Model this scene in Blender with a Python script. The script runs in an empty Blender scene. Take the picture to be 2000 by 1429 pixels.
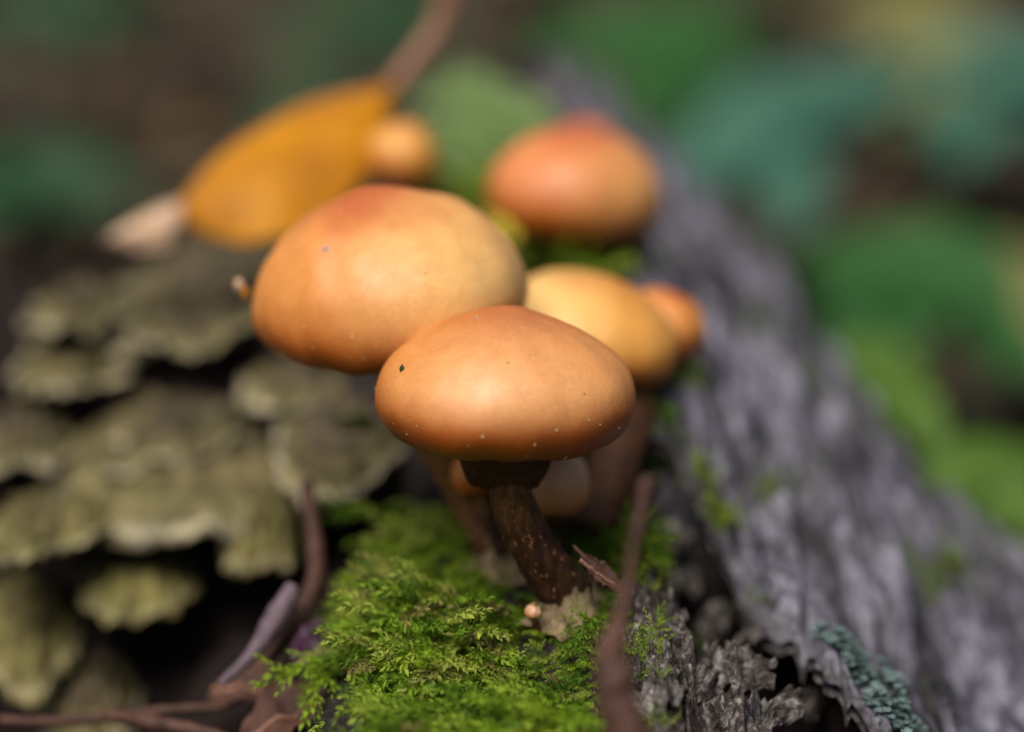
import bpy, math, random
import numpy as np
from mathutils import Vector

# ------------------------------------------------------------------ camera, light, exposure
U = 0.01                      # every length below is written in centimetres
SC = bpy.context.scene
COL = SC.collection
PITCH = math.radians(17.0)
CAMZ = 22.0
LENS, SENSOR = 85.0, 36.0
FPX = 2000.0 * LENS / SENSOR
cam_d = bpy.data.cameras.new("camera")
cam_d.lens = LENS; cam_d.sensor_width = SENSOR; cam_d.sensor_fit = 'HORIZONTAL'
cam_d.clip_start = 0.005; cam_d.clip_end = 100.0
cam_d.dof.use_dof = True
cam_d.dof.focus_distance = 27.15 * U
cam_d.dof.aperture_fstop = 6.0
cam = bpy.data.objects.new("camera", cam_d); COL.objects.link(cam)
cam.location = (0, 0, CAMZ * U)
cam.rotation_euler = (math.pi / 2 - PITCH, 0, 0)
SC.camera = cam

SUN_EL, SUN_AZ = math.radians(60), math.radians(210)   # azimuth clockwise from +Y: behind the camera, to its left
world = bpy.data.worlds.new("World"); SC.world = world; world.use_nodes = True
wn = world.node_tree; wn.nodes.clear()
wo = wn.nodes.new('ShaderNodeOutputWorld'); wb = wn.nodes.new('ShaderNodeBackground')
ws = wn.nodes.new('ShaderNodeTexSky'); ws.sky_type = 'NISHITA'; ws.sun_disc = False
ws.sun_elevation = SUN_EL; ws.sun_rotation = SUN_AZ
ws.air_density = 1.0; ws.dust_density = 4.0; ws.ozone_density = 1.0
wb.inputs['Strength'].default_value = 0.05
wn.links.new(ws.outputs[0], wb.inputs['Color']); wn.links.new(wb.outputs[0], wo.inputs['Surface'])
sun_d = bpy.data.lights.new("sun", 'SUN'); sun_d.energy = 3.6; sun_d.angle = math.radians(40)
sun_d.color = (1.0, 0.95, 0.88)
sun = bpy.data.objects.new("sun", sun_d); COL.objects.link(sun)
sdir = Vector((math.sin(SUN_AZ) * math.cos(SUN_EL), math.cos(SUN_AZ) * math.cos(SUN_EL), math.sin(SUN_EL)))
sun.rotation_euler = (-sdir).to_track_quat('-Z', 'Y').to_euler()
sun.location = sdir * 3
SC.view_settings.view_transform = 'Standard'; SC.view_settings.look = 'None'
SC.view_settings.exposure = 0.45; SC.view_settings.gamma = 1.0; SC.view_settings.use_curve_mapping = False
SC.cycles.use_denoising = True
SC.cycles.max_bounces = 6

# ------------------------------------------------------------------ helpers
RNG = np.random.default_rng(7)
CP, SP = math.cos(PITCH), math.sin(PITCH)
def at(px, py, d):
    """the point at viewing depth d (cm) that stands at photograph pixel px, py"""
    v = (714.5 - py) / FPX
    return np.array([(px - 1000) / FPX * d, d * (CP + SP * v), CAMZ + d * (-SP + CP * v)])

def _h(ix, iy, iz, seed):
    n = (ix * 374761393 + iy * 668265263 + iz * 2147483647 + seed * 1274126177) & 0xffffffff
    n = ((n ^ (n >> 13)) * 1274126177) & 0xffffffff
    n = ((n ^ (n >> 16)) * 2246822519) & 0xffffffff
    return n ^ (n >> 15)
def noise(x, y, z=0.0, seed=0):
    x, y, z = np.broadcast_arrays(np.asarray(x, float), np.asarray(y, float), np.asarray(z, float))
    xi, yi, zi = np.floor(x).astype(np.int64), np.floor(y).astype(np.int64), np.floor(z).astype(np.int64)
    xf, yf, zf = x - xi, y - yi, z - zi
    f = lambda t: t * t * t * (t * (t * 6 - 15) + 10)
    u, v, w = f(xf), f(yf), f(zf)
    out = 0.0
    for dx in (0, 1):
        for dy in (0, 1):
            for dz in (0, 1):
                h = _h(xi + dx, yi + dy, zi + dz, seed)
                a = (h & 0xffff) / 65535.0 * 2 * math.pi
                c = ((h >> 16) & 0x7fff) / 32767.0 * 2 - 1
                s = np.sqrt(1 - c * c)
                g = np.cos(a) * s * (xf - dx) + np.sin(a) * s * (yf - dy) + c * (zf - dz)
                out = out + g * (u if dx else 1 - u) * (v if dy else 1 - v) * (w if dz else 1 - w)
    return out * 1.5
def fbm(x, y, z=0.0, seed=0, octv=4, gain=0.5):
    s, a, f = 0.0, 1.0, 1.0
    for k in range(octv):
        s = s + a * noise(np.asarray(x) * f, np.asarray(y) * f, np.asarray(z) * f, seed + k * 17); a *= gain; f *= 2.03
    return s
def sstep(a, b, x):
    t = np.clip((x - a) / (b - a), 0, 1); return t * t * (3 - 2 * t)
def nrm(v):
    v = np.asarray(v, float); return v / (np.linalg.norm(v) + 1e-12)
def catmull(pts, n):
    P = np.asarray(pts, float); P = np.vstack([2 * P[0] - P[1], P, 2 * P[-1] - P[-2]])
    out = []; m = len(P) - 3
    for t in np.linspace(0, m - 1e-6, n):
        i = int(t); f = t - i; a, b, c, d = P[i:i + 4]
        out.append(0.5 * (2 * b + (c - a) * f + (2 * a - 5 * b + 4 * c - d) * f * f + (3 * b - a - 3 * c + d) * f ** 3))
    return np.array(out)

def mesh(name, v, f, attrs=None, smooth=True):
    """v (n,3) in cm, f (m,3 or 4) ints or a list of such arrays"""
    v = np.asarray(v, np.float32) * U
    fs = f if isinstance(f, list) else [f]
    fs = [np.asarray(q, np.int32) for q in fs if len(q)]
    me = bpy.data.meshes.new(name)
    me.vertices.add(len(v)); me.vertices.foreach_set('co', v.ravel())
    nl = sum(q.size for q in fs); npoly = sum(len(q) for q in fs)
    me.loops.add(nl); me.loops.foreach_set('vertex_index', np.concatenate([q.ravel() for q in fs]))
    st, o = [], 0
    for q in fs:
        st.append(np.arange(len(q), dtype=np.int32) * q.shape[1] + o); o += q.size
    me.polygons.add(npoly); me.polygons.foreach_set('loop_start', np.concatenate(st))
    me.update(calc_edges=True)
    me.polygons.foreach_set('use_smooth', np.full(npoly, smooth, bool))
    for k, a in (attrs or {}).items():
        at_ = me.attributes.new(k, 'FLOAT', 'POINT'); at_.data.foreach_set('value', np.asarray(a, np.float32).ravel())
    me.validate(); me.update()
    return me
def obj(name, v, f, mat, parent=None, attrs=None, base=None, smooth=True, kind=None):
    """one mesh object; base = the cm point that becomes its origin (a child takes its thing's base)"""
    b = np.zeros(3) if base is None else np.asarray(base, float)
    if parent is not None and base is None: b = np.asarray(parent['_b'][:], float)
    me = mesh(name, np.asarray(v, float) - b, f, attrs, smooth)
    me.materials.append(mat)
    o = bpy.data.objects.new(name, me); COL.objects.link(o)
    if parent is not None: o.parent = parent
    else: o.location = b * U
    o['_b'] = [float(q) for q in b]
    if kind: o['kind'] = kind
    return o
def tag(o, label, cat, group=None, kind=None):
    o['label'] = label; o['category'] = cat
    if group: o['group'] = group
    if kind: o['kind'] = kind
    return o
def thing(name, label, cat, base, group=None):
    o = bpy.data.objects.new(name, None); COL.objects.link(o)
    o.empty_display_size = 0.005; o.location = np.asarray(base) * U; o['_b'] = [float(q) for q in base]
    return tag(o, label, cat, group)
def grid_faces(nu, nv, closed_v=False):
    i = np.arange(nu - 1)[:, None]; j = np.arange(nv if closed_v else nv - 1)[None, :]
    a = i * nv + j; b = i * nv + (j + 1) % nv
    return np.stack([a, b, b + nv, a + nv], -1).reshape(-1, 4)
def tube(path, radii, seg=20, rough=0.0, seed=0, cap_end=True, fine=6.0):
    P = np.asarray(path, float); n = len(P); R = np.broadcast_to(np.asarray(radii, float), (n,))
    T = np.gradient(P, axis=0); T /= np.linalg.norm(T, axis=1)[:, None]
    ref = np.array([0.3, 1.0, 0.1]) if abs(nrm(T[0])[1]) < 0.9 else np.array([1.0, 0.2, 0.1])
    N = np.zeros_like(P); a = nrm(np.cross(T[0], ref))
    for k in range(n):
        a = nrm(a - T[k] * np.dot(a, T[k])); N[k] = a
    B = np.cross(T, N)
    th = np.linspace(0, 2 * math.pi, seg, endpoint=False)
    D = N[:, None] * np.cos(th)[None, :, None] + B[:, None] * np.sin(th)[None, :, None]
    rr = R[:, None] * np.ones(seg)[None]
    if rough:
        q = P[:, None] + D * R[:, None, None]
        rr = rr * (1 + rough * fbm(np.cos(th)[None] * 2 + 0 * rr, np.sin(th)[None] * 2 + 0 * rr, np.linspace(0, 1, n)[:, None] * fine, seed, 4))
    V = (P[:, None] + D * rr[..., None]).reshape(-1, 3)
    F = [grid_faces(n, seg, True)]
    if cap_end:
        V = np.vstack([V, P[:1], P[-1:]]); j = np.arange(seg); k = (j + 1) % seg
        F.append(np.stack([np.full(seg, n * seg), k, j], -1))
        F.append(np.stack([np.full(seg, n * seg + 1), (n - 1) * seg + j, (n - 1) * seg + k], -1))
    return V, F

# ------------------------------------------------------------------ materials
def new_mat(name):
    m = bpy.data.materials.new(name); m.use_nodes = True
    nt = m.node_tree; return m, nt, nt.nodes['Principled BSDF']
def N_(nt, t, **kw):
    n = nt.nodes.new(t)
    for k, v in kw.items():
        if k.startswith('i_'):
            key = k[2:].replace('_', ' ')
            n.inputs[key].default_value = v
        else: setattr(n, k, v)
    return n
def coords(nt, scale=(1, 1, 1)):
    c = N_(nt, 'ShaderNodeTexCoord'); m = N_(nt, 'ShaderNodeMapping')
    m.inputs['Scale'].default_value = tuple(s / U for s in scale)
    nt.links.new(c.outputs['Object'], m.inputs['Vector']); return m.outputs['Vector']
def tnoise(nt, vec, scale, detail=4, rough=0.55, dist=0.0):
    n = N_(nt, 'ShaderNodeTexNoise'); n.inputs['Scale'].default_value = scale; n.inputs['Detail'].default_value = detail
    n.inputs['Roughness'].default_value = rough; n.inputs['Distortion'].default_value = dist
    nt.links.new(vec, n.inputs['Vector']); return n.outputs['Fac']
def ramp(nt, fac, stops):
    r = N_(nt, 'ShaderNodeValToRGB'); e = r.color_ramp.elements
    while len(e) < len(stops): e.new(0.5)
    for el, (p, c) in zip(e, stops):
        el.position = p; el.color = (*c, 1) if len(c) == 3 else c
    nt.links.new(fac, r.inputs['Fac']); return r.outputs['Color']
def mixc(nt, fac, a, b, mode='MIX'):
    m = N_(nt, 'ShaderNodeMix', data_type='RGBA', blend_type=mode)
    fi = m.inputs[0]; ai = m.inputs[6]; bi = m.inputs[7]
    for s, x in ((fi, fac), (ai, a), (bi, b)):
        if isinstance(x, (int, float)): s.default_value = x
        elif isinstance(x, tuple): s.default_value = (*x, 1)
        else: nt.links.new(x, s)
    return m.outputs[2]
def attr(nt, name):
    return N_(nt, 'ShaderNodeAttribute', attribute_name=name).outputs['Fac']
def mth(nt, op, a, b=0.0, clamp=False):
    m = N_(nt, 'ShaderNodeMath', operation=op, use_clamp=clamp)
    for s, x in ((m.inputs[0], a), (m.inputs[1], b)):
        if isinstance(x, (int, float)): s.default_value = x
        else: nt.links.new(x, s)
    return m.outputs[0]
def bump(nt, bsdf, h, strength=0.5, dist=0.02):
    b = N_(nt, 'ShaderNodeBump'); b.inputs['Strength'].default_value = strength; b.inputs['Distance'].default_value = dist * U
    nt.links.new(h, b.inputs['Height']); nt.links.new(b.outputs['Normal'], bsdf.inputs['Normal'])

def cap_material(name, apex, mid, rim, pale, rough=0.42, noise_seed=0.0):
    m, nt, b = new_mat(name)
    v = coords(nt)
    big = tnoise(nt, v, 1.3, 3, 0.5); fine = tnoise(nt, v, 22, 5, 0.6); mott = tnoise(nt, v, 5.0, 5, 0.65, 0.4)
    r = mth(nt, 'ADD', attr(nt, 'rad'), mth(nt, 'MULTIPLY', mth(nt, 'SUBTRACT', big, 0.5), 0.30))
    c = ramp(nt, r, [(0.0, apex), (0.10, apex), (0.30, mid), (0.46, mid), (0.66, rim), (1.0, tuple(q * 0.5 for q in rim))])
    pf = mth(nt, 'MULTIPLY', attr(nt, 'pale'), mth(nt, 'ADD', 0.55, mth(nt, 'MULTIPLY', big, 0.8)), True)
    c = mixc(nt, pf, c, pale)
    c = mixc(nt, mth(nt, 'MULTIPLY', ramp(nt, mott, [(0.42, (0, 0, 0)), (0.75, (1, 1, 1))]), 0.2), c, tuple(q * 0.72 for q in rim))
    c = mixc(nt, 0.35, c, ramp(nt, fine, [(0.3, (0.62, 0.56, 0.5)), (0.7, (1.0, 1.0, 1.0))]), 'MULTIPLY')
    nt.links.new(c, b.inputs['Base Color'])
    nt.links.new(mth(nt, 'ADD', rough - 0.06, mth(nt, 'MULTIPLY', mott, 0.16)), b.inputs['Roughness'])
    b.inputs['Specular IOR Level'].default_value = 0.5
    b.inputs['Subsurface Weight'].default_value = 0.12
    b.inputs['Subsurface Radius'].default_value = (1.0, 0.45, 0.18)
    b.inputs['Subsurface Scale'].default_value = 0.12 * U
    bump(nt, b, mth(nt, 'ADD', mth(nt, 'MULTIPLY', fine, 0.6), mott), 0.42, 0.014)
    return m
def simple_material(name, stops, scale=4.0, rough=0.7, spec=0.3, bump_s=0.5, bump_d=0.03, stretch=(1, 1, 1), var=None, transl=0.0, detail=5):
    """noise-driven colour; var = colour stops mixed in by the per-piece 'var' attribute"""
    m, nt, b = new_mat(name)
    v = coords(nt, stretch); n = tnoise(nt, v, scale, detail, 0.6, 0.3)
    c = ramp(nt, n, stops)
    if var:
        c = mixc(nt, 0.75, c, ramp(nt, attr(nt, 'var'), var))
    nt.links.new(c, b.inputs['Base Color'])
    b.inputs['Roughness'].default_value = rough; b.inputs['Specular IOR Level'].default_value = spec
    if bump_s: bump(nt, b, n, bump_s, bump_d)
    if transl:
        t = N_(nt, 'ShaderNodeBsdfTranslucent'); mx = N_(nt, 'ShaderNodeMixShader'); mx.inputs[0].default_value = transl
        nt.links.new(c, t.inputs['Color']); nt.links.new(b.outputs[0], mx.inputs[1]); nt.links.new(t.outputs[0], mx.inputs[2])
        nt.links.new(mx.outputs[0], nt.nodes['Material Output'].inputs['Surface'])
    return m

M = {}
M['cap_front'] = cap_material('cap_front', (0.40, 0.105, 0.018), (0.57, 0.22, 0.05), (0.36, 0.078, 0.004), (0.72, 0.37, 0.15), 0.46)
M['cap_left'] = cap_material('cap_left', (0.42, 0.10, 0.022), (0.62, 0.245, 0.055), (0.42, 0.095, 0.005), (0.78, 0.48, 0.17), 0.46)
M['cap_yellow'] = cap_material('cap_yellow', (0.52, 0.19, 0.025), (0.66, 0.31, 0.06), (0.44, 0.12, 0.008), (0.82, 0.54, 0.19), 0.46)
M['cap_rear'] = cap_material('cap_rear', (0.46, 0.115, 0.035), (0.58, 0.20, 0.06), (0.42, 0.10, 0.006), (0.58, 0.32, 0.10), 0.46)
M['cap_button'] = cap_material('cap_button', (0.60, 0.32, 0.18), (0.66, 0.38, 0.22), (0.60, 0.26, 0.09), (0.7, 0.44, 0.26), 0.5)
M['gill'] = simple_material('gill', [(0.3, (0.05, 0.02, 0.008)), (0.7, (0.11, 0.05, 0.02))], 8, 0.8, 0.2)
def stem_material():
    m, nt, b = new_mat('stem'); v = coords(nt, (2.2, 2.2, 0.6)); n = tnoise(nt, v, 5, 6, 0.65, 0.4)
    hi = ramp(nt, n, [(0.28, (0.07, 0.025, 0.006)), (0.5, (0.17, 0.075, 0.018)), (0.75, (0.30, 0.16, 0.05))])
    lo = ramp(nt, n, [(0.28, (0.012, 0.004, 0.0015)), (0.5, (0.035, 0.012, 0.004)), (0.78, (0.11, 0.045, 0.014))])
    c = mixc(nt, ramp(nt, attr(nt, 'rad'), [(0.18, (0, 0, 0)), (0.62, (1, 1, 1))]), hi, lo)
    nt.links.new(c, b.inputs['Base Color']); b.inputs['Roughness'].default_value = 0.7; b.inputs['Specular IOR Level'].default_value = 0.25
    bump(nt, b, n, 0.9, 0.04); return m
M['stem'] = stem_material()
M['fibril'] = simple_material('fibril', [(0.3, (0.13, 0.055, 0.014)), (0.7, (0.30, 0.15, 0.05))], 8, 0.8, 0.2, 0)
M['felt'] = simple_material('felt', [(0.3, (0.10, 0.07, 0.035)), (0.7, (0.32, 0.24, 0.14))], 6, 0.9, 0.15, 0.8, 0.05)
M['fleck'] = simple_material('fleck', [(0.3, (0.50, 0.30, 0.14)), (0.7, (0.72, 0.55, 0.34))], 9, 0.8, 0.2, 0)
M['dark_fleck'] = simple_material('dark_fleck', [(0.3, (0.02, 0.025, 0.008)), (0.7, (0.06, 0.08, 0.02))], 9, 0.8, 0.2, 0)

# ------------------------------------------------------------------ the log as a height over the ground
def lerp(Y, ys, vs): return np.interp(Y, ys, vs)
def XLf(Y): return lerp(Y, [14, 22, 24, 26, 28, 29.5, 31, 32, 34, 40, 47, 60], [-2.2, -1.95, -1.9, -1.8, -1.5, -1.0, -0.9, -1.2, -2.2, -2.0, -1.4, -1.0])
def log_base(x, Y):
    xc = lerp(Y, [14, 23, 25, 27, 30, 34, 43, 60], [1.2, 1.35, 1.43, 1.7, 1.95, 1.5, 0.95, 0.6])
    zc = lerp(Y, [14, 23, 25, 27, 30, 34, 43, 46, 49, 52, 60], [-12.2, -11.75, -11.3, -10.85, -10.0, -9.2, -8.0, -7.8, -8.6, -12, -20])
    xe = lerp(Y, [14, 20, 28, 33, 36, 41, 47, 55, 62], [9.5, 9, 8.3, 7.4, 5.7, 4.5, 3.1, 2.4, 2.0])
    ze = lerp(Y, [14, 20, 28, 33, 36, 41, 47, 55, 62], [-15.8, -15.5, -14.6, -13.0, -11.6, -10.7, -9.8, -16, -22])
    xl = XLf(Y)
    # right flank
    u = np.clip((x - xc) / (xe - xc), 0, 1)
    right = zc + (ze - zc) * u ** 1.25 - 2.6 * np.maximum(0, x - xe)
    # left half of the top
    w = np.clip((xc - x) / (xc - xl), 0, 1)
    left = zc - lerp(Y, [14, 23, 25, 27, 29, 32, 34, 60], [-0.25, -0.15, 0.05, 0.25, 0.70, 0.5, 0.15, 0.1]) * sstep(0, 0.75, xc - x) - 0.40 * w ** 2 + 0.06 * np.cos(w * 9)
    front_low = np.where(x > -7, -13.0 + 0.62 * (x + 3), -15.5 + 1.7 * (x + 7))
    back_high = -10.3 + 0.10 * (x + 3) - 1.2 * np.maximum(0, -(x + 8.3)) ** 1.4 - 0.25 * np.maximum(0, Y - 39)
    edge_wob = 0.5 * noise(x * 0.7, 0.3 * Y, 0, 5)
    k = sstep(32.2, 34.4, Y + edge_wob)
    low = front_low * (1 - k) + back_high * k
    low = np.where(x > -3, np.minimum(low, left), low)
    s = sstep(0.0, 0.9, (xl - x))
    left = left * (1 - s) + low * s
    z = np.where(x > xc, right, left)
    return z, xc, xl, xe
def groove_x(Y): return lerp(Y, [20, 23, 24.7, 25.9, 26.9, 28.6, 29.6, 31], [5.4, 4.6, 4.0, 3.56, 2.95, 2.25, 1.9, 1.6])
def log_height(x, Y, split=True):
    x = np.asarray(x, float); Y = np.asarray(Y, float)
    z, xc, xl, xe = log_base(x, Y)
    ax = x + 0.06 * (Y - 28)                      # the grain runs away and slightly to the left
    right = sstep(-0.2, 0.5, x - xc)
    # long grain ridges and splits of the weathered flank
    g1 = fbm(ax * 1.1, Y * 0.17, 3.3, 11, 3); g2 = fbm(ax * 3.6, Y * 0.33, 1.3, 21, 4, 0.6)
    crack = np.exp(-(noise(ax * 1.9 + 0.3 * g1, Y * 0.13, 7.7, 31) / 0.07) ** 2)
    z = z + right * (0.52 * g1 + 0.20 * g2 - 0.45 * crack)
    # deep shadowed split between the front bark and the grey flank
    gx = groove_x(Y); q = x - gx + 0.16 * noise(Y * 1.3, x, 0, 41)
    env = sstep(20, 22.5, Y) * (1 - sstep(29.4, 30.2, Y))
    prof = np.where(q > 0, np.exp(-(q / 1.0) ** 6), np.exp(-(q / lerp(Y, [25, 27, 29], [0.62, 0.75, 0.85])) ** 4))
    if split: z = z - 2.3 * env * prof
    # rough broken bark of the front crest
    fb = np.exp(-((x - xc - 0.5) / 1.1) ** 2) * (1 - sstep(28.6, 30, Y))
    rid = 1 - np.abs(fbm(ax * 2.1, Y * 0.8, 5.5, 51, 4, 0.55)) * 2.2
    z = z + fb * (0.42 * np.maximum(rid, -0.6) - 0.2) + fb * 0.10 * fbm(ax * 8, Y * 4, 0, 61, 3, 0.6)
    st = noise(ax * 3.2, Y * 1.7, 2.2, 71); z = z + fb * 0.10 * np.round(st * 4) / 2
    # general unevenness
    z = z + 0.10 * fbm(x * 0.9, Y * 0.7, 0, 81, 4) + 0.03 * fbm(x * 5, Y * 3, 0, 91, 3)
    lowl = sstep(0.3, 1.2, xl - x)
    z = z + lowl * 0.5 * fbm(x * 0.8, Y * 0.8, 9.0, 95, 4, 0.6)
    return z + CAMZ
def lh(x, Y): return float(log_top(np.array([x]), np.array([Y]))[0])

def log_top(x, Y):
    g = groove_x(Y) + lerp(Y, [26, 28, 30], [0.42, 0.22, 0.0])
    return np.where((x > g) & (Y > 21.5) & (Y < 29.8), log_height(x, Y, False) + 0.12, log_height(x, Y))
def hit(px, py, d0=20.0, d1=62.0):
    """where the view through a photograph pixel meets the log"""
    ds = np.linspace(d0, d1, 900)
    P = np.array([at(px, py, d) for d in ds])
    below = P[:, 2] < log_top(P[:, 0], P[:, 1])
    i = int(np.argmax(below)) if below.any() else len(ds) - 1
    return P[i]

# ------------------------------------------------------------------ ground
def ground_material():
    m, nt, b = new_mat('forest_floor'); v = coords(nt)
    n = tnoise(nt, v, 0.12, 6, 0.65, 0.5); f = tnoise(nt, v, 0.9, 5, 0.6)
    c = ramp(nt, n, [(0.3, (0.022, 0.016, 0.010)), (0.5, (0.055, 0.036, 0.022)), (0.62, (0.045, 0.045, 0.02)), (0.75, (0.09, 0.06, 0.035))])
    c = mixc(nt, 0.6, c, ramp(nt, f, [(0.3, (0.35, 0.3, 0.28)), (0.7, (1, 1, 1))]), 'MULTIPLY')
    nt.links.new(c, b.inputs['Base Color']); b.inputs['Roughness'].default_value = 0.9
    b.inputs['Specular IOR Level'].default_value = 0.2
    bump(nt, b, f, 0.8, 0.6); return m
M['ground'] = ground_material()
gs = np.concatenate([-np.geomspace(6000, 160, 14), np.linspace(-150, 150, 101), np.geomspace(160, 6000, 14)])
gx, gy = np.meshgrid(gs, gs + 100, indexing='ij')
gz = 1.4 * fbm(gx * 0.03, gy * 0.03, 0, 201, 4) * np.exp(-((gx / 400) ** 2 + ((gy - 100) / 400) ** 2))
gnd = obj('ground', np.stack([gx, gy, gz], -1).reshape(-1, 3), grid_faces(len(gs), len(gs))[:, ::-1], M['ground'])
gnd['kind'] = 'structure'; gnd['label'] = 'dark brown forest floor behind and around the log'
def gh(x, y): return 1.4 * float(fbm(np.array([x * 0.03]), np.array([y * 0.03]), 0, 201, 4)[0])

# ------------------------------------------------------------------ the fallen log
def log_material():
    m, nt, b = new_mat('weathered_wood')
    v = coords(nt, (1, 0.14, 1)); v2 = coords(nt)
    gr = tnoise(nt, v, 2.2, 6, 0.6, 0.4); st = tnoise(nt, v, 7.0, 5, 0.65); pt = tnoise(nt, v2, 0.55, 4, 0.6); fn = tnoise(nt, v2, 9.0, 6, 0.7)
    wood = ramp(nt, gr, [(0.32, (0.022, 0.020, 0.024)), (0.44, (0.09, 0.084, 0.104)), (0.55, (0.20, 0.188, 0.232)), (0.70, (0.40, 0.38, 0.46))])
    wood = mixc(nt, 0.8, wood, ramp(nt, st, [(0.34, (0.22, 0.21, 0.24)), (0.60, (1, 1, 1))]), 'MULTIPLY')
    ck = tnoise(nt, coords(nt, (1, 0.09, 1)), 3.3, 3, 0.5, 0.6)
    wood = mixc(nt, 0.85, wood, ramp(nt, mth(nt, 'ABSOLUTE', mth(nt, 'SUBTRACT', ck, 0.5)), [(0.0, (0.10, 0.09, 0.10)), (0.035, (1, 1, 1))]), 'MULTIPLY')
    wood = mixc(nt, mth(nt, 'MULTIPLY', ramp(nt, pt, [(0.52, (0, 0, 0)), (0.72, (1, 1, 1))]), 0.55), wood, (0.065, 0.085, 0.04))
    bark = ramp(nt, fn, [(0.32, (0.010, 0.008, 0.007)), (0.5, (0.045, 0.036, 0.032)), (0.6, (0.16, 0.14, 0.13)), (0.72, (0.36, 0.33, 0.31))])
    soil_shade = ramp(nt, fn, [(0.3, (0.004, 0.003, 0.0025)), (0.7, (0.018, 0.011, 0.009))])  # rotten wood colour, taken near black to paint shade into split and hollow
    c = mixc(nt, attr(nt, 'bark'), wood, bark); c = mixc(nt, attr(nt, 'soil_shade'), c, soil_shade)
    nt.links.new(c, b.inputs['Base Color']); b.inputs['Specular IOR Level'].default_value = 0.12; b.inputs['Roughness'].default_value = 0.8
    h = mth(nt, 'ADD', mth(nt, 'MULTIPLY', st, 0.7), fn)
    bump(nt, b, h, 0.7, 0.05); return m
M['log'] = log_material()
log = thing('fallen_log', 'weathered grey fallen log with split flank, carrying moss and mushrooms', 'log', (1.0, 32, 0))
xs = np.concatenate([np.arange(-12, -3, 0.12), np.arange(-3, 0.6, 0.05), np.arange(0.6, 4.8, 0.021), np.arange(4.8, 9, 0.05), np.arange(9, 15.5, 0.3)])
ys = np.concatenate([np.arange(13, 21, 0.25), np.arange(21, 30.5, 0.033), np.arange(30.5, 50, 0.11), np.arange(50, 62, 0.4)])
X, Yg = np.meshgrid(xs, ys, indexing='ij')
Z = log_height(X, Yg)
endf = 1 - sstep(59, 62, Yg + 0.6 * noise(X * 1.2, 0 * X, 0, 7)); Z = np.maximum(Z * endf - 3 * (1 - endf), -3)
_, XC, XL, XE = log_base(X, Yg)
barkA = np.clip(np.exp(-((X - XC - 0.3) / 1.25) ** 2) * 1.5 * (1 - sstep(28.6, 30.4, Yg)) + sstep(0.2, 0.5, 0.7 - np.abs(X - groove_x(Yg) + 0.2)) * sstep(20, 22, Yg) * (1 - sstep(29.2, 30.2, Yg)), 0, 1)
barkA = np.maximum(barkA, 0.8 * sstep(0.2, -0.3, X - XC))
gq = X - groove_x(Yg); split_shadeA = sstep(20, 22, Yg) * (1 - sstep(29.2, 30.2, Yg)) * sstep(0, 0.45, gq + lerp(Yg, [25, 26.5, 28], [0.75, 1.0, 1.3])) * (1 - sstep(1.0, 1.3, gq))  # mask that paints the split's inside dark, as its shade
soil_shadeA = np.maximum(np.maximum(sstep(-0.1, 0.7, XL - X), split_shadeA), 0.8 * sstep(0.1, -0.5, X - XC + 0.1))  # painted shade of hollow and split, plus dark rotten wood left of the crest
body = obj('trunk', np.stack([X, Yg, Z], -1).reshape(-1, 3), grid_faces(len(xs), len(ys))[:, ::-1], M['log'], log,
           {'bark': barkA, 'soil_shade': soil_shadeA})
body['label'] = 'split grey weathered trunk'

# the outer sheet of grey wood that overhangs the split
sy_ = np.arange(21.0, 30.4, 0.04); ss = np.linspace(0, 1, 90); SY, SS = np.meshgrid(sy_, ss, indexing='ij')
lipn = 0.34 * fbm(SY * 0.75, 0 * SY, 4, 171, 4, 0.55)
SX = groove_x(SY) + lerp(SY, [26, 28, 30], [0.42, 0.22, 0.0]) + lipn * (1 - SS) ** 2 + 1.75 * SS
SZ0 = log_height(SX, SY, False); kw = np.hanning(41); kw /= kw.sum()
SZs = np.stack([np.convolve(np.pad(SZ0[:, j], 20, mode='edge'), kw, 'valid') for j in range(90)], 1)
SZm = SZs + (SZ0 - SZs) * (0.5 + 0.5 * sstep(0.0, 0.3, SS)) + 0.05 * fbm(SX * 4, SY * 2.5, 0, 177, 3) * (1 - SS) ** 3
SZ = SZm + (0.16 + 0.16 * noise(SY * 0.6, 0 * SY, 1, 172)) * (1 - SS) ** 2 - 0.10 * sstep(0.75, 1, SS) - 0.22 * (1 - sstep(0, 0.06, SS))
SZ = SZ - 0.5 * (1 - sstep(21, 21.6, SY)) - 0.35 * sstep(29.7, 30.35, SY)
tp = np.stack([SX, SY, SZ], -1).reshape(-1, 3); bt = tp - [0, 0, 0.16]; ff = grid_faces(len(sy_), 90); e = np.arange(len(sy_) - 1) * 90
obj('wood_sheet', np.vstack([tp, bt]), [ff[:, ::-1], ff + len(tp), np.stack([e, e + 90, e + 90 + len(tp), e + len(tp)], -1)], M['log'], log,
    {'bark': np.concatenate([0.35 * (1 - sstep(0, 0.12, SS)).ravel(), np.ones(SS.size)]), 'soil_shade': np.zeros(SS.size * 2)})['label'] = 'grey wood sheet overhanging the dark split'

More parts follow.
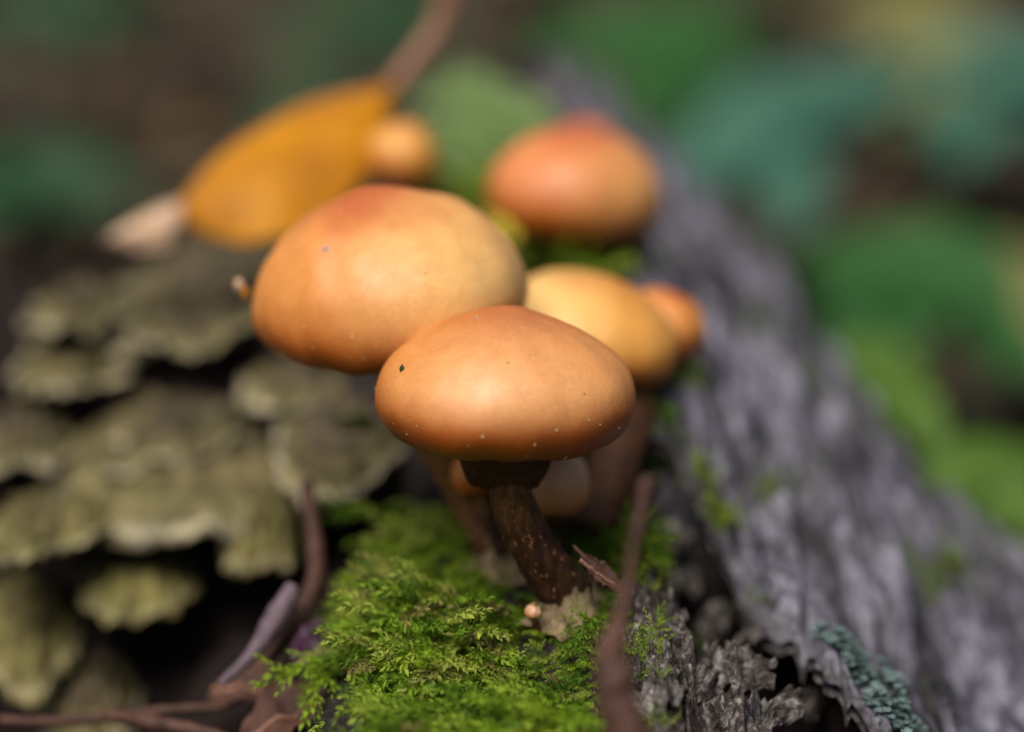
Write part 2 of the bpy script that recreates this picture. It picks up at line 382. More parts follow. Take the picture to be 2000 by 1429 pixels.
# bark plates broken off along the front crest
def bark_material():
    m, nt, b = new_mat('cracked_bark'); v = coords(nt, (1, 0.5, 1)); v2 = coords(nt)
    n = tnoise(nt, v, 5, 8, 0.7, 0.6); f = tnoise(nt, v2, 16, 6, 0.7)
    vo = N_(nt, 'ShaderNodeTexVoronoi', feature='DISTANCE_TO_EDGE'); vo.inputs['Scale'].default_value = 4.5
    nt.links.new(v, vo.inputs['Vector']); ck = ramp(nt, vo.outputs['Distance'], [(0.0, (0, 0, 0)), (0.09, (1, 1, 1))])
    c = ramp(nt, n, [(0.33, (0.014, 0.011, 0.010)), (0.47, (0.07, 0.058, 0.05)), (0.58, (0.22, 0.195, 0.18)), (0.7, (0.44, 0.41, 0.39))])
    c = mixc(nt, 0.5, c, ramp(nt, f, [(0.35, (0.4, 0.38, 0.36)), (0.65, (1, 1, 1))]), 'MULTIPLY')
    c = mixc(nt, 0.6, c, ck, 'MULTIPLY')
    nt.links.new(c, b.inputs['Base Color']); b.inputs['Roughness'].default_value = 0.72; b.inputs['Specular IOR Level'].default_value = 0.2
    h = mth(nt, 'ADD', n, mth(nt, 'MULTIPLY', f, 0.5))
    bump(nt, b, h, 0.9, 0.06); return m
M['bark'] = bark_material()
def slab(centre, along, across, normal, seed, thick=0.16, n=40, curl=0.2):
    """irregular curled plate: along / across are half-extents as vectors"""
    c = np.asarray(centre, float); a, b, nn = np.asarray(along), np.asarray(across), nrm(normal)
    th = np.linspace(0, 2 * math.pi, 64, endpoint=False); rr = np.linspace(0, 1, 18)
    edge = 0.82 + 0.42 * fbm(np.cos(th) * 1.5, np.sin(th) * 1.5, seed * 3.1, seed, 4, 0.6)
    u = rr[:, None] * (edge * np.cos(th))[None]; v = rr[:, None] * (edge * np.sin(th))[None]
    la = np.linalg.norm(a); lb = np.linalg.norm(b)
    hh = curl * (-(v * lb) ** 2 / lb) + 0.16 * fbm(u * la * 2.2, v * lb * 4.5, seed, seed + 3, 5, 0.6) + 0.05 * np.round(3 * noise(u * la * 3, v * lb * 6, 0, seed + 9))
    t = thick * (1 - rr[:, None] ** 6 * 0.85) * (0.8 + 0.4 * noise(u * 3, v * 3, 0, seed + 5))
    top = c + u[..., None] * a + v[..., None] * b + (hh + t / 2)[..., None] * nn
    bot = c + u[..., None] * a + v[..., None] * b + (hh - t / 2)[..., None] * nn
    V = np.vstack([top.reshape(-1, 3), bot.reshape(-1, 3)]); k = len(rr) * 64
    f = grid_faces(len(rr), 64, True); j = np.arange(64); q = (len(rr) - 1) * 64 + j; q2 = (len(rr) - 1) * 64 + (j + 1) % 64
    return V, [f, f[:, ::-1] + k, np.stack([q, q + k, q2 + k, q2], -1)]
plates = [  # px, py, half length, half width, heading deg (0 = along the log), roll, lift
    (1310, 1235, 0.55, 0.30, 8, -25, 0.10), (1290, 1340, 0.70, 0.34, -6, -12, 0.10), (1365, 1330, 0.75, 0.26, -32, 28, 0.12), (1450, 1320, 0.55, 0.34, -50, 10, 0.16),
    (1400, 1405, 0.70, 0.30, -42, 20, 0.10), (1500, 1400, 0.60, 0.28, -48, 25, 0.10), (1340, 1130, 0.50, 0.22, 5, 15, 0.06), (1395, 1215, 0.60, 0.22, -25, 30, 0.06),
    (1330, 1050, 0.40, 0.16, 12, -10, 0.10), (1560, 1390, 0.5, 0.22, -45, 15, 0.08), (1480, 1230, 0.5, 0.2, -38, 20, 0.05)]
for i, (px, py, L, W, hd, roll, lift) in enumerate(plates):
    p = hit(px, py); a = math.radians(-hd); r = math.radians(roll)
    al = np.array([math.sin(a), math.cos(a), 0.18]); ac = np.array([math.cos(a) * math.cos(r), -math.sin(a) * math.cos(r), -math.sin(r)])
    V, F = slab(p + [0, 0, lift * 0.4], nrm(al) * L, nrm(ac) * W, np.cross(nrm(ac), nrm(al)), 300 + i * 13, 0.14)
    obj('bark_plate', V, F, M['bark'], log)

# ------------------------------------------------------------------ mushrooms
def mushroom(label, cap_px, R, top, low, matn, stem, stem_r, seed, roll=0.0, nod=0.0, umbo=0.10, squash=1.0, pale=None,
             ring=False, gills=True, stem_dark=1.0, group='brown capped mushrooms growing on the log', flecks=0, dark=0, wob=0.05, taper=1.0, fib=0, shoulder=0.0):
    """cap_px = (px, py, depth) of the cap's equator centre; stem = points below the cap down to the log; roll, nod in degrees"""
    rs = np.random.default_rng(seed)
    C = at(*cap_px); path = [C + np.array([0, 0, -low * 0.25])] + [np.asarray(p, float) for p in stem]
    base = path[-1]
    t = thing('mushroom', label, 'mushroom', base, group)
    # cap profile: apex, shoulder, rolled margin, back up underneath
    nseg = 112; a1 = np.linspace(0, math.pi / 2, 34); a2 = np.linspace(0, 1.18, 18)[1:]
    dome = np.array([(0, 1), (.22, .975), (.45, .89), (.68, .71), (.86, .45), (.965, .17), (1.0, -.15), (.975, -.48), (.89, -.78), (.77, -.95), (.66, -1.0)])
    cone = np.array([(0, 1), (.20, .945), (.42, .77), (.66, .53), (.85, .30), (.965, .06), (1.0, -.22), (.97, -.52), (.88, -.80), (.76, -.96), (.66, -1.0)])
    pr_ = catmull(np.hstack([dome * (1 - shoulder) + cone * shoulder, np.zeros((11, 1))]), 51)
    r_ = np.maximum(pr_[:, 0], 0) * R; z_ = np.where(pr_[:, 1] > 0, pr_[:, 1] * top, pr_[:, 1] * low)
    z_ = z_ + umbo * np.exp(-(r_ / (0.30 * R)) ** 2) * (z_ > 0)
    re, ze = r_[-1], z_[-1]
    r_ = np.concatenate([r_, [re * 0.95, re * 0.88, re * 0.5, 0.02]]); z_ = np.concatenate([z_, [ze - 0.005, ze + 0.06, ze + 0.16, ze + 0.18]])
    npf = len(r_); th = np.linspace(0, 2 * math.pi, nseg, endpoint=False)
    r_[0] = 0.004
    cx, sy = np.cos(th)[None], np.sin(th)[None]
    rr = r_[:, None] * (1 + wob * fbm(cx * 0.8 + seed, sy * 0.8, z_[:, None] * 0.6 / R, seed, 3))
    zz = z_[:, None] + R * wob * 0.8 * fbm(cx * r_[:, None] / R * 1.3, sy * r_[:, None] / R * 1.3, seed * 1.7, seed + 4, 3)
    V = np.stack([rr * cx * squash, rr * sy, zz + 0 * rr], -1)
    arc = np.concatenate([np.linspace(0, 1.0, 51), [1, 1, 1, 1]])
    rad = arc[:, None] + 0 * rr
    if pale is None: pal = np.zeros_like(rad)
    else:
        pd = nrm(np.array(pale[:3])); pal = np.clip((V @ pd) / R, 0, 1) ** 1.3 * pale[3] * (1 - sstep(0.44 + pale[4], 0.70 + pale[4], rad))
    ro, no = math.radians(roll), math.radians(nod)
    Ry = np.array([[math.cos(ro), 0, math.sin(ro)], [0, 1, 0], [-math.sin(ro), 0, math.cos(ro)]])
    Rx = np.array([[1, 0, 0], [0, math.cos(no), -math.sin(no)], [0, math.sin(no), math.cos(no)]])
    Rm = Rx @ Ry
    tr = lambda q: q @ Rm.T + C
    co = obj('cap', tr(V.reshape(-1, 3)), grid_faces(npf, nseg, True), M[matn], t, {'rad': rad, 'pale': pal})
    # gill blades under the cap, one joined part
    if gills:
        gv, gf = [], []; nb = 96
        for k in range(nb):
            a = 2 * math.pi * k / nb; d = np.array([math.cos(a) * squash, math.sin(a), 0]); s = np.array([-math.sin(a), math.cos(a), 0]) * 0.006
            r0, r1 = stem_r[0] * 0.8, re * 0.93
            o = len(gv)
            for r, zt, zb in ((r0, ze + 0.17, ze + 0.02), ((r0 + r1) / 2, ze + 0.15, ze - 0.07), (r1, ze + 0.05, ze - 0.0)):
                for sg in (1, -1):
                    gv += [d * r + s * sg + [0, 0, zt], d * r + s * sg + [0, 0, zb]]
            for q in (0, 4):
                gf += [(o + q, o + q + 4, o + q + 5, o + q + 1), (o + q + 2, o + q + 3, o + q + 7, o + q + 6), (o + q + 1, o + q + 5, o + q + 7, o + q + 3)]
        g = obj('gills', tr(np.array(gv)), np.array(gf), M['gill'], t, kind='stuff', smooth=False)
    # stem
    P = catmull(path, 60); n = len(P); rad_s = np.interp(np.linspace(0, 1, n), np.linspace(0, 1, len(stem_r)), stem_r)
    sv, sf = tube(P, rad_s, 36, 0.10, seed + 2, fine=9)
    so = obj('stem', sv, sf, M['stem'], t, {'rad': np.concatenate([np.repeat(np.linspace(0, 1, n) * stem_dark, 36), [0, 1]])})
    if fib:
        fv, ff = [], []
        T = np.gradient(P, axis=0)
        for k in range(fib):
            i = rs.integers(6, n - 3); a = rs.uniform(0, 2 * math.pi); tt = nrm(T[i]); s1 = nrm(np.cross(tt, [0.2, 1, 0.3])); s2 = np.cross(tt, s1)
            d = s1 * math.cos(a) + s2 * math.sin(a); side = np.cross(tt, d); l = rs.uniform(0.03, 0.10); w = rs.uniform(0.006, 0.016); cu = rs.uniform(-1, 1) * 0.5
            p = P[i] + d * rad_s[i] * 0.97; o = len(fv)
            tipd = nrm(tt * (0.8 if k % 2 else -0.8) + side * cu + d * rs.uniform(0.15, 0.7))
            fv += [p - side * w, p + side * w, p + tipd * l]; ff.append((o, o + 1, o + 2))
        obj('stem_fibrils', np.array(fv), np.array(ff), M['fibril'], t, kind='stuff', smooth=False)
    if ring:
        nr = 140; a = np.linspace(0, 2 * math.pi, nr, endpoint=False); saw = (np.arange(nr) % 2) * 0.035
        rv = []
        for q, (r, z) in enumerate([(ring * 1.25, ze + 0.08), (ring * 1.14, ze - 0.16), (ring * 1.04, ze - 0.36), (ring * 0.90, ze - 0.50), (ring * 0.74, ze - 0.53), (stem_r[0] * 0.9, ze - 0.30)]):
            rrq = r * (1 + 0.06 * noise(np.cos(a) * 2, np.sin(a) * 2, q * 0.3, seed)) + (saw if 0 < q < 5 else 0)
            zq = z + 0.05 * noise(np.cos(a) * 3, np.sin(a) * 3, 5, seed) + (0.02 * noise(np.cos(a) * 15, np.sin(a) * 15, 5, seed) if q in (3, 4) else 0)
            rv.append(np.stack([rrq * np.cos(a), rrq * np.sin(a), zq], -1))
        obj('ring', tr(np.concatenate(rv)), grid_faces(6, nr, True), M['gill'], t)['label'] = 'dark ragged ring of gill veil under the cap'
    # veil flecks along the margin, dark specks on the crown
    def scatter(name, cnt, mat, r0, r1, size, elong):
        vv, ff = [], []
        W = tr(V.reshape(-1, 3)).reshape(V.shape)
        for k in range(cnt):
            i = int(np.interp(rs.uniform(r0, r1), arc[:51], np.arange(51))); j = rs.integers(0, nseg)
            i = min(i, 49); p = W[i, j]; e1 = W[i, (j + 1) % nseg] - W[i, j - 1]; e2 = W[i + 1, j] - W[max(i - 1, 0), j]
            nn = nrm(np.cross(e1, e2)); nn = nn if np.dot(nn, p - C) > 0 else -nn
            b1 = nrm(nrm(e1) * rs.normal() + nrm(e2) * rs.normal()); b2 = np.cross(nn, b1); s = size * rs.uniform(0.5, 1.4); o = len(vv)
            m6 = np.linspace(0, 2 * math.pi, 6, endpoint=False)
            for h, sc in ((-0.2, 1.0), (0.5, 0.8)):
                for q in m6: vv.append(p + b1 * math.cos(q) * s * elong * sc + b2 * math.sin(q) * s * sc + nn * s * h * rs.uniform(0.6, 1.3))
            vv.append(p + nn * s * 0.75)
            for q in range(6):
                w = (q + 1) % 6; ff += [(o + q, o + w, o + 6 + w), (o + q, o + 6 + w, o + 6 + q), (o + 6 + q, o + 6 + w, o + 12)]
        obj(name, np.array(vv), np.array(ff), M[mat], co, kind='stuff', smooth=False, base=np.array(t['_b'][:]))
    if flecks: scatter('veil_flecks', flecks, 'fleck', 0.55, 0.95, 0.009, 1.7); scatter('pale_specks', flecks // 4, 'fleck', 0.08, 0.5, 0.010, 1.2)
    if dark: scatter('dark_specks', dark, 'dark_fleck', 0.1, 0.8, 0.011, 1.2)
    return t, C

def stem_pts(*pp): return [at(*p) for p in pp]
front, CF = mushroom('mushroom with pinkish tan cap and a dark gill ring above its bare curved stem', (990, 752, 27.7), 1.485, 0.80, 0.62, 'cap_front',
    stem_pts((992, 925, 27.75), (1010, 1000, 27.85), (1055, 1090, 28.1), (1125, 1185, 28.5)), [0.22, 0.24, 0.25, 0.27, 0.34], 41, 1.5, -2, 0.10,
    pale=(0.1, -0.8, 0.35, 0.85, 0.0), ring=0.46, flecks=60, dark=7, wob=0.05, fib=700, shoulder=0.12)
left, CL = mushroom('largest mushroom, its domed cap reddish at the tip and cream along one edge', (757, 554, 29.5), 1.69, 1.12, 0.76, 'cap_left',
    stem_pts((785, 740, 29.9), (868, 880, 30.0), (925, 980, 30.1), (990, 1095, 29.8)), [0.30, 0.29, 0.28, 0.28, 0.30], 52, -7.0, 0, 0.10,
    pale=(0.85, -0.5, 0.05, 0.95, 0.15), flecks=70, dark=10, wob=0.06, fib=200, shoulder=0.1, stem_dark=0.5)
rt, CR = mushroom('yellow cream capped mushroom wedged between the largest cap and the grey flank', (1152, 640, 31.6), 1.20, 0.68, 0.50, 'cap_yellow',
    stem_pts((1222, 760, 31.5), (1218, 850, 31.2), (1185, 950, 30.8), (1140, 1050, 30.3)), [0.33, 0.34, 0.34, 0.33, 0.33], 63, 15, 0, 0.03,
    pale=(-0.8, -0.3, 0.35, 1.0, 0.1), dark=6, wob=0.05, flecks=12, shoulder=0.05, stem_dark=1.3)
mushroom('small orange mushroom peeping out behind the yellow cream cap, pale patch on its rim', (1298, 632, 32.7), 0.60, 0.44, 0.36, 'cap_left',
    stem_pts((1300, 720, 32.6), (1290, 800, 32.4), (1270, 860, 32.0)), [0.17, 0.17, 0.17, 0.18], 74, 22, 0, 0.02, wob=0.05, gills=False)
rear, CB = mushroom('mushroom with smooth rosy orange cap standing apart in front of the grey split wood', (1122, 368, 35.6), 1.28, 0.86, 0.62, 'cap_rear',
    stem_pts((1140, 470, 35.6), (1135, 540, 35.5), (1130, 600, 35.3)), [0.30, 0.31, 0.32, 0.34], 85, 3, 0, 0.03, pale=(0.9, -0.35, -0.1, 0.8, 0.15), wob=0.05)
mushroom('small pink tipped mushroom hidden behind the rosy orange cap', (1140, 300, 38.3), 0.66, 0.50, 0.40, 'cap_rear',
    stem_pts((1140, 380, 38.4), (1140, 450, 38.3), (1138, 500, 38.0)), [0.2, 0.2, 0.2, 0.2], 96, 0, 0, 0.03, gills=False)
mushroom('small tan mushroom leaning at the stalk end of the yellow leaf', (785, 305, 36.5), 0.54, 0.50, 0.34, 'cap_yellow',
    stem_pts((800, 370, 36.6), (810, 420, 36.6), (815, 480, 36.6)), [0.18, 0.18, 0.19, 0.2], 107, 10, 0, 0.04, gills=False)
mushroom('round pinkish tan button mushroom sheltering behind the bare curved stem', (1088, 934, 29.3), 0.40, 0.40, 0.38, 'cap_button',
    stem_pts((1085, 1010, 30.2), (1090, 1060, 30.1), (1095, 1095, 29.9)), [0.15, 0.15, 0.15, 0.16], 118, 0, 0, 0.0, gills=False, wob=0.03)
mushroom('tiny orange button mushroom squeezed between two brown stems', (930, 918, 29.6), 0.30, 0.28, 0.26, 'cap_left',
    stem_pts((945, 985, 29.6), (965, 1030, 29.5), (985, 1075, 29.4)), [0.11, 0.11, 0.11, 0.12], 129, 0, 0, 0.0, gills=False, wob=0.03)
mushroom('pinhead tan mushroom bud at the foot of the bare curved stem', (1040, 1192, 27.9), 0.085, 0.075, 0.07, 'cap_button',
    stem_pts((1042, 1204, 27.9), (1046, 1216, 27.95), (1050, 1228, 28.0)), [0.04, 0.04, 0.045, 0.05], 131, 12, 0, 0.0, gills=False, wob=0.3)
# pale felt round the foot of the front stem
def felt(parent, centre, r, h, seed):
    n = 90; a = np.linspace(0, 2 * math.pi, n, endpoint=False); rows = []
    for q in np.linspace(0, 1, 14):
        rq = r * (0.80 + 0.75 * q ** 1.5) * (1 + 0.30 * q * fbm(np.cos(a) * 2.5, np.sin(a) * 2.5, q * 1.2, seed, 4, 0.65))
        zq = h * (1 - q) ** 1.2 - 0.10 * q + 0.22 * (1 - q) * noise(np.cos(a) * 3, np.sin(a) * 3, 0, seed + 1)
        rows.append(np.stack([rq * np.cos(a), rq * np.sin(a), zq], -1) + centre)
    obj('stem_base_felt', np.concatenate(rows), grid_faces(14, n, True), M['felt'], parent)['label'] = 'pale torn felt round the stem foot'
felt(front, at(1116, 1190, 28.4), 0.36, 0.34, 401)
felt(left, at(990, 1100, 29.8), 0.30, 0.35, 402)

# ------------------------------------------------------------------ bracket fungi
def bracket_material():
    m, nt, b = new_mat('bracket_fungus'); v = coords(nt)
    pt = tnoise(nt, v, 0.9, 5, 0.6, 0.5); f = tnoise(nt, v, 6, 5, 0.65)
    r = mth(nt, 'ADD', attr(nt, 'rad'), mth(nt, 'MULTIPLY', mth(nt, 'SUBTRACT', f, 0.5), 0.10))
    r = mth(nt, 'ADD', r, mth(nt, 'MULTIPLY', attr(nt, 'var'), 0.04))
    c = ramp(nt, r, [(0.0, (0.05, 0.042, 0.025)), (0.22, (0.14, 0.11, 0.07)), (0.34, (0.055, 0.046, 0.028)), (0.46, (0.17, 0.135, 0.09)), (0.58, (0.06, 0.05, 0.03)),
                     (0.70, (0.19, 0.155, 0.08)), (0.80, (0.11, 0.098, 0.045)), (0.92, (0.23, 0.20, 0.10)), (0.97, (0.50, 0.46, 0.34)), (1.0, (0.10, 0.08, 0.05))])
    c = mixc(nt, mth(nt, 'MULTIPLY', ramp(nt, pt, [(0.45, (0, 0, 0)), (0.62, (1, 1, 1))]), 0.22), c, (0.095, 0.10, 0.035))
    c = mixc(nt, mth(nt, 'MULTIPLY', attr(nt, 'var'), 0.55), c, (0.24, 0.22, 0.06))
    mm = tnoise(nt, v, 2.2, 5, 0.7, 0.8)
    c = mixc(nt, 0.75, c, ramp(nt, mm, [(0.38, (0.10, 0.085, 0.075)), (0.60, (0.98, 0.92, 0.84))]), 'MULTIPLY')
    nt.links.new(c, b.inputs['Base Color']); b.inputs['Roughness'].default_value = 0.8; b.inputs['Specular IOR Level'].default_value = 0.15
    bump(nt, b, f, 0.7, 0.06); return m
M['bracket'] = bracket_material()
M['pore'] = simple_material('pore', [(0.3, (0.03, 0.022, 0.014)), (0.7, (0.08, 0.06, 0.04))], 9, 0.9, 0.1)
def bracket(label, A, T, half_deg, width, seed, var=0.0, droop=0.3, wave=0.25, lobes=0.18, cup=0.0):
    A, T = at(A[0], A[1], A[2] + 1.3), at(T[0], T[1], T[2] + 1.2); e1 = T - A; L = np.linalg.norm(e1); e1 = e1 / L
    e2 = nrm(np.cross([0, 0, 1], e1)); nn = np.cross(e1, e2)
    nth, nr = 110, 40; th = np.linspace(-math.radians(half_deg), math.radians(half_deg), nth); rho = np.linspace(0.02, 1, nr)
    Rt = L * (1 + lobes * fbm(th * 1.6 + seed, 0 * th, 0, seed, 4, 0.6)) * (0.80 + 0.2 * np.cos(th * 0.8))
    q = rho[None, :]; rr = Rt[:, None] * q
    h = -droop * L * 0.35 * q ** 2.2 + wave * L * 0.22 * q ** 1.6 * fbm(th[:, None] * 1.7 + seed, q * 0.7, 0, seed + 5, 3) \
        + 0.035 * np.sin(q * 26 + 2 * noise(th[:, None] * 2, q * 2, 0, seed)) * (q > 0.15) + cup * L * 0.2 * q ** 2 \
        + 0.09 * fbm(rr * np.cos(th)[:, None] * 2.2, rr * np.sin(th)[:, None] * 2.2, seed, seed + 8, 4, 0.6)
    P = A + (rr * np.cos(th)[:, None])[..., None] * e1 + (rr * np.sin(th)[:, None] * width)[..., None] * e2 + h[..., None] * nn
    tk = (0.20 * (1 - q) ** 0.8 + 0.075) * np.sqrt(np.maximum(1 - q ** 12, 0.03)) + 0 * rr
    t = thing('bracket_fungus', label, 'fungus', A, 'bracket fungi on the shaded side of the log')
    top = (P + nn * tk[..., None] * 0.5).reshape(-1, 3)
    rd = np.broadcast_to(q, rr.shape)
    n = nth * nr; f = grid_faces(nth, nr)
    midv = (P[:, -1] + e1 * 0.03); Vt = np.vstack([top, midv]); e = np.arange(nth - 1)
    rim = np.stack([e * nr + nr - 1, n + e, n + e + 1, (e + 1) * nr + nr - 1], -1)
    obj('upper_surface', Vt, [f[:, ::-1], rim[:, ::-1]], M['bracket'], t, {'rad': np.concatenate([rd.ravel(), np.ones(nth)]), 'var': np.full(n + nth, var)})
    bot = (P - nn * tk[..., None] * 0.5).reshape(-1, 3)
    Vb = np.vstack([bot, midv])
    obj('pore_surface', Vb, [f, rim], M['pore'], t)
    return t
bracket('broad olive bracket spreading widest of the cluster, wavy lower margin', (500, 690, 36.0), (290, 1012, 31.3), 100, 0.58, 501, 0.15, 0.25, 0.35, 0.16)
bracket('uppermost dull grey green bracket just under the yellow leaf', (520, 505, 38.0), (230, 640, 34.6), 95, 0.58, 512, 0.0, 0.3, 0.4, 0.2)
bracket('small cupped bracket rosette sitting on the broad olive one', (420, 590, 36.0), (330, 705, 33.8), 110, 0.55, 523, 0.0, 0.1, 0.5, 0.2, 0.5)
bracket('grey brown bracket with pale scalloped rim beside the dark hollow', (690, 790, 33.4), (612, 950, 30.6), 105, 0.36, 534, 0.0, 0.25, 0.3, 0.16)
bracket('narrow brownish bracket tucked under the largest mushroom cap', (660, 690, 35.2), (520, 780, 33.2), 85, 0.55, 545, 0.0, 0.3, 0.3, 0.2)
bracket('little drooping yellow green lobe below the pale rimmed bracket', (545, 975, 32.6), (480, 1040, 30.9), 95, 0.32, 556, 0.7, 0.9, 0.3, 0.25)
bracket('olive bracket with a bright green edge, left of the broad one', (150, 955, 33.2), (30, 1050, 30.3), 95, 0.36, 567, 0.5, 0.3, 0.3, 0.2)
bracket('lone yellow green bracket shaped like a leaf above the dark hollow', (285, 1088, 33.0), (235, 1190, 30.6), 100, 0.38, 578, 0.9, 0.25, 0.25, 0.14)
bracket('mottled yellow green bracket hanging low beside the leaf shaped one', (70, 1125, 33.0), (25, 1300, 30.3), 90, 0.28, 589, 0.7, 0.5, 0.3, 0.2)
bracket('dim grey brown bracket lowest of the cluster', (190, 1275, 32.6), (140, 1420, 30.2), 85, 0.30, 590, 0.0, 0.6, 0.3, 0.2)
bracket('pale grey lobe jutting beside the broad olive bracket', (70, 800, 34.6), (0, 890, 32.2), 80, 0.35, 601, 0.0, 0.35, 0.3, 0.2)

bracket('small grey brown lobe overlapping the top of the broad olive bracket', (560, 640, 36.2), (470, 745, 34.4), 95, 0.5, 611, 0.0, 0.3, 0.4, 0.25)
bracket('knobbly grey lobe at the outer end of the uppermost bracket', (190, 560, 35.6), (95, 625, 34.0), 90, 0.5, 622, 0.0, 0.3, 0.5, 0.3)
bracket('pale edged lobe lying over the bright green edged bracket', (190, 640, 35.4), (70, 745, 33.6), 95, 0.5, 633, 0.1, 0.35, 0.4, 0.25)
bracket('brown ridged lobe in the middle of the broad olive bracket', (400, 790, 34.2), (250, 900, 32.6), 95, 0.5, 644, 0.0, 0.25, 0.4, 0.25)

# ------------------------------------------------------------------ yellow leaf
M['leaf_yellow'] = simple_material('leaf_yellow', [(0.3, (0.36, 0.125, 0.002)), (0.55, (0.50, 0.20, 0.002)), (0.75, (0.58, 0.26, 0.003))], 1.0, 0.6, 0.25, 0.3, 0.03, transl=0.2)
M['petiole'] = simple_material('petiole', [(0.3, (0.16, 0.075, 0.045)), (0.7, (0.33, 0.17, 0.11))], 5, 0.6, 0.3, 0.3, 0.02)
M['leaf_pale'] = simple_material('leaf_pale', [(0.3, (0.42, 0.24, 0.13)), (0.7, (0.72, 0.52, 0.36))], 2.5, 0.6, 0.3, 0.3, 0.02, transl=0.15)
mid = catmull([at(*p) for p in [(768, 168, 38.2), (690, 182, 37.8), (600, 206, 37.4), (480, 268, 36.8), (400, 338, 36.4), (345, 408, 36.2)]], 50)
low_ = catmull([at(*p) for p in [(764, 180, 38.1), (738, 300, 37.0), (640, 420, 36.0), (520, 470, 35.6), (420, 462, 35.8), (350, 425, 36.1)]], 50)
lf = thing('fallen_leaf', 'bright yellow orange fallen leaf folded along its rib, stalk raised', 'leaf', mid[25])
def ruled(a, b, n, bulge, thick, seed):
    s = np.linspace(0, 1, n)[None, :, None]; P = a[:, None] * (1 - s) + b[:, None] * s
    du = np.gradient(P, axis=0); dv = np.gradient(P, axis=1); nn = np.cross(du, dv); nn /= np.linalg.norm(nn, axis=2)[..., None] + 1e-9
    if nn[len(a) // 2, n // 2, 1] > 0: nn = -nn
    u = np.linspace(0, 1, len(a))[:, None]
    P = P + nn * ((bulge * np.sin(math.pi * s[..., 0]) + 0.02 * np.sin(u * 25) * s[..., 0] + 0.06 * fbm(u * 6, s[..., 0] * 3, 0, seed, 3)) * np.sin(math.pi * np.clip(u, 0.02, 0.98)) ** 0.3)[..., None]
    top = (P + nn * thick / 2).reshape(-1, 3); bot = (P - nn * thick / 2).reshape(-1, 3); m = len(top); f = grid_faces(len(a), n)
    e = np.arange(len(a) - 1); r1 = e * n + n - 1; r2 = r1 + n
    return np.vstack([top, bot]), [f, f[:, ::-1] + m, np.stack([r1, r2, r2 + m, r1 + m], -1)]
V, F = ruled(mid, low_, 24, 0.22, 0.03, 611); obj('leaf_blade', V, F, M['leaf_yellow'], lf)
back = low_ + (mid - low_) * 0.0 + np.array([0.1, 1.5, -0.1]) ; back[0] = low_[0]; back[-1] = low_[-1]
back = mid + (low_ - mid) * np.array([1, -0.9, 1.0]); back[:, 1] = mid[:, 1] + (mid[:, 1] - low_[:, 1]) * 0.5
V, F = ruled(mid, back, 16, 0.1, 0.03, 613); obj('leaf_blade', V, F, M['leaf_yellow'], lf)
V, F = tube(mid, np.linspace(0.055, 0.02, 50), 10); obj('midrib', V, F, M['petiole'], lf)
pet = catmull([at(*p) for p in [(768, 168, 38.2), (800, 128, 38.4), (845, 70, 38.5), (872, 10, 38.4), (885, -60, 38.2), (890, -120, 38.0)]], 40)
V, F = tube(pet, np.concatenate([np.linspace(0.13, 0.17, 20), np.linspace(0.17, 0.20, 20)]), 14, 0.06, 5); obj('leaf_stalk', V, F, M['petiole'], lf)['label'] = 'brown leaf stalk curving upward'
tipa = catmull([at(*p) for p in [(352, 392, 36.2), (300, 410, 36.0), (255, 435, 35.9), (205, 468, 35.8)]], 24)
tipb = catmull([at(*p) for p in [(356, 440, 36.1), (330, 478, 35.8), (280, 486, 35.7), (210, 476, 35.8)]], 24)
V, F = ruled(tipa, tipb, 14, 0.22, 0.03, 617); obj('curled_tip', V, F, M['leaf_pale'], lf)['label'] = 'curled over tip showing its pale underside'

# ------------------------------------------------------------------ moss
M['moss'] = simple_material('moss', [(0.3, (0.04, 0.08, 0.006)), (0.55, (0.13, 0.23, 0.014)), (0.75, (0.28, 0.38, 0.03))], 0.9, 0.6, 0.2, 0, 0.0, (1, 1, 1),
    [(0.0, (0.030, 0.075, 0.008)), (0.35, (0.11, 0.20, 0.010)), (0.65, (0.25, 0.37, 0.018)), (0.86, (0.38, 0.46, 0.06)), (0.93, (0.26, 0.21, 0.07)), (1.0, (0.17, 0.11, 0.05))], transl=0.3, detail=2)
def shoot_proto(seed, nl=30, bend=0.3, branch=True):
    """feathery moss shoot of unit length growing along +X, leaves two triangles each, a few short side branches"""
    rs = np.random.default_rng(seed); vs, fs = [], []
    def strand(o, d, L, n, wl):
        d = nrm(d); p = np.array(o, float); up = np.array([0, 0, 1.0])
        for k in range(n):
            t = k / n; d = nrm(d + np.array([0, 0, -bend * 0.06]) + rs.normal(0, 0.05, 3)); p = p + d * L / n
            a = k * 2.4 + rs.uniform(-0.3, 0.3); s1 = nrm(np.cross(d, up)); s2 = np.cross(s1, d)
            out = s1 * math.cos(a) + s2 * math.sin(a); ld = nrm(d * 0.9 + out * rs.uniform(0.5, 1.0)); sd = nrm(np.cross(ld, out))
            l = wl * rs.uniform(0.8, 1.25) * (1 - 0.4 * t); w = l * 0.21
            i = len(vs)
            vs.extend([p, p + ld * l * 0.4 + sd * w + out * 0.1 * l, p + ld * l - out * 0.10 * l, p + ld * l * 0.4 - sd * w + out * 0.1 * l])
            fs.extend([(i, i + 1, i + 2), (i, i + 2, i + 3)])
            if branch and k in (n // 4, n // 2, 2 * n // 3):
                pend.append((p.copy(), nrm(d * 0.7 + s1 * rs.choice([-1, 1]) * 0.7 + up * 0.1), L * 0.38))
    pend = []
    strand((0, 0, 0), (1, 0, 0.18), 1.0, nl, 0.19)
    branch = False
    for o, d, L in list(pend): strand(o, d, L, max(6, nl // 3), 0.13)
    return np.array(vs), np.array(fs)
PROTO = [shoot_proto(900 + k, 34, [0.2, 0.5, 0.8, 0.1][k % 4], True) for k in range(8)]
TUFT = [shoot_proto(950 + k, 15, 0.3, False) for k in range(6)]
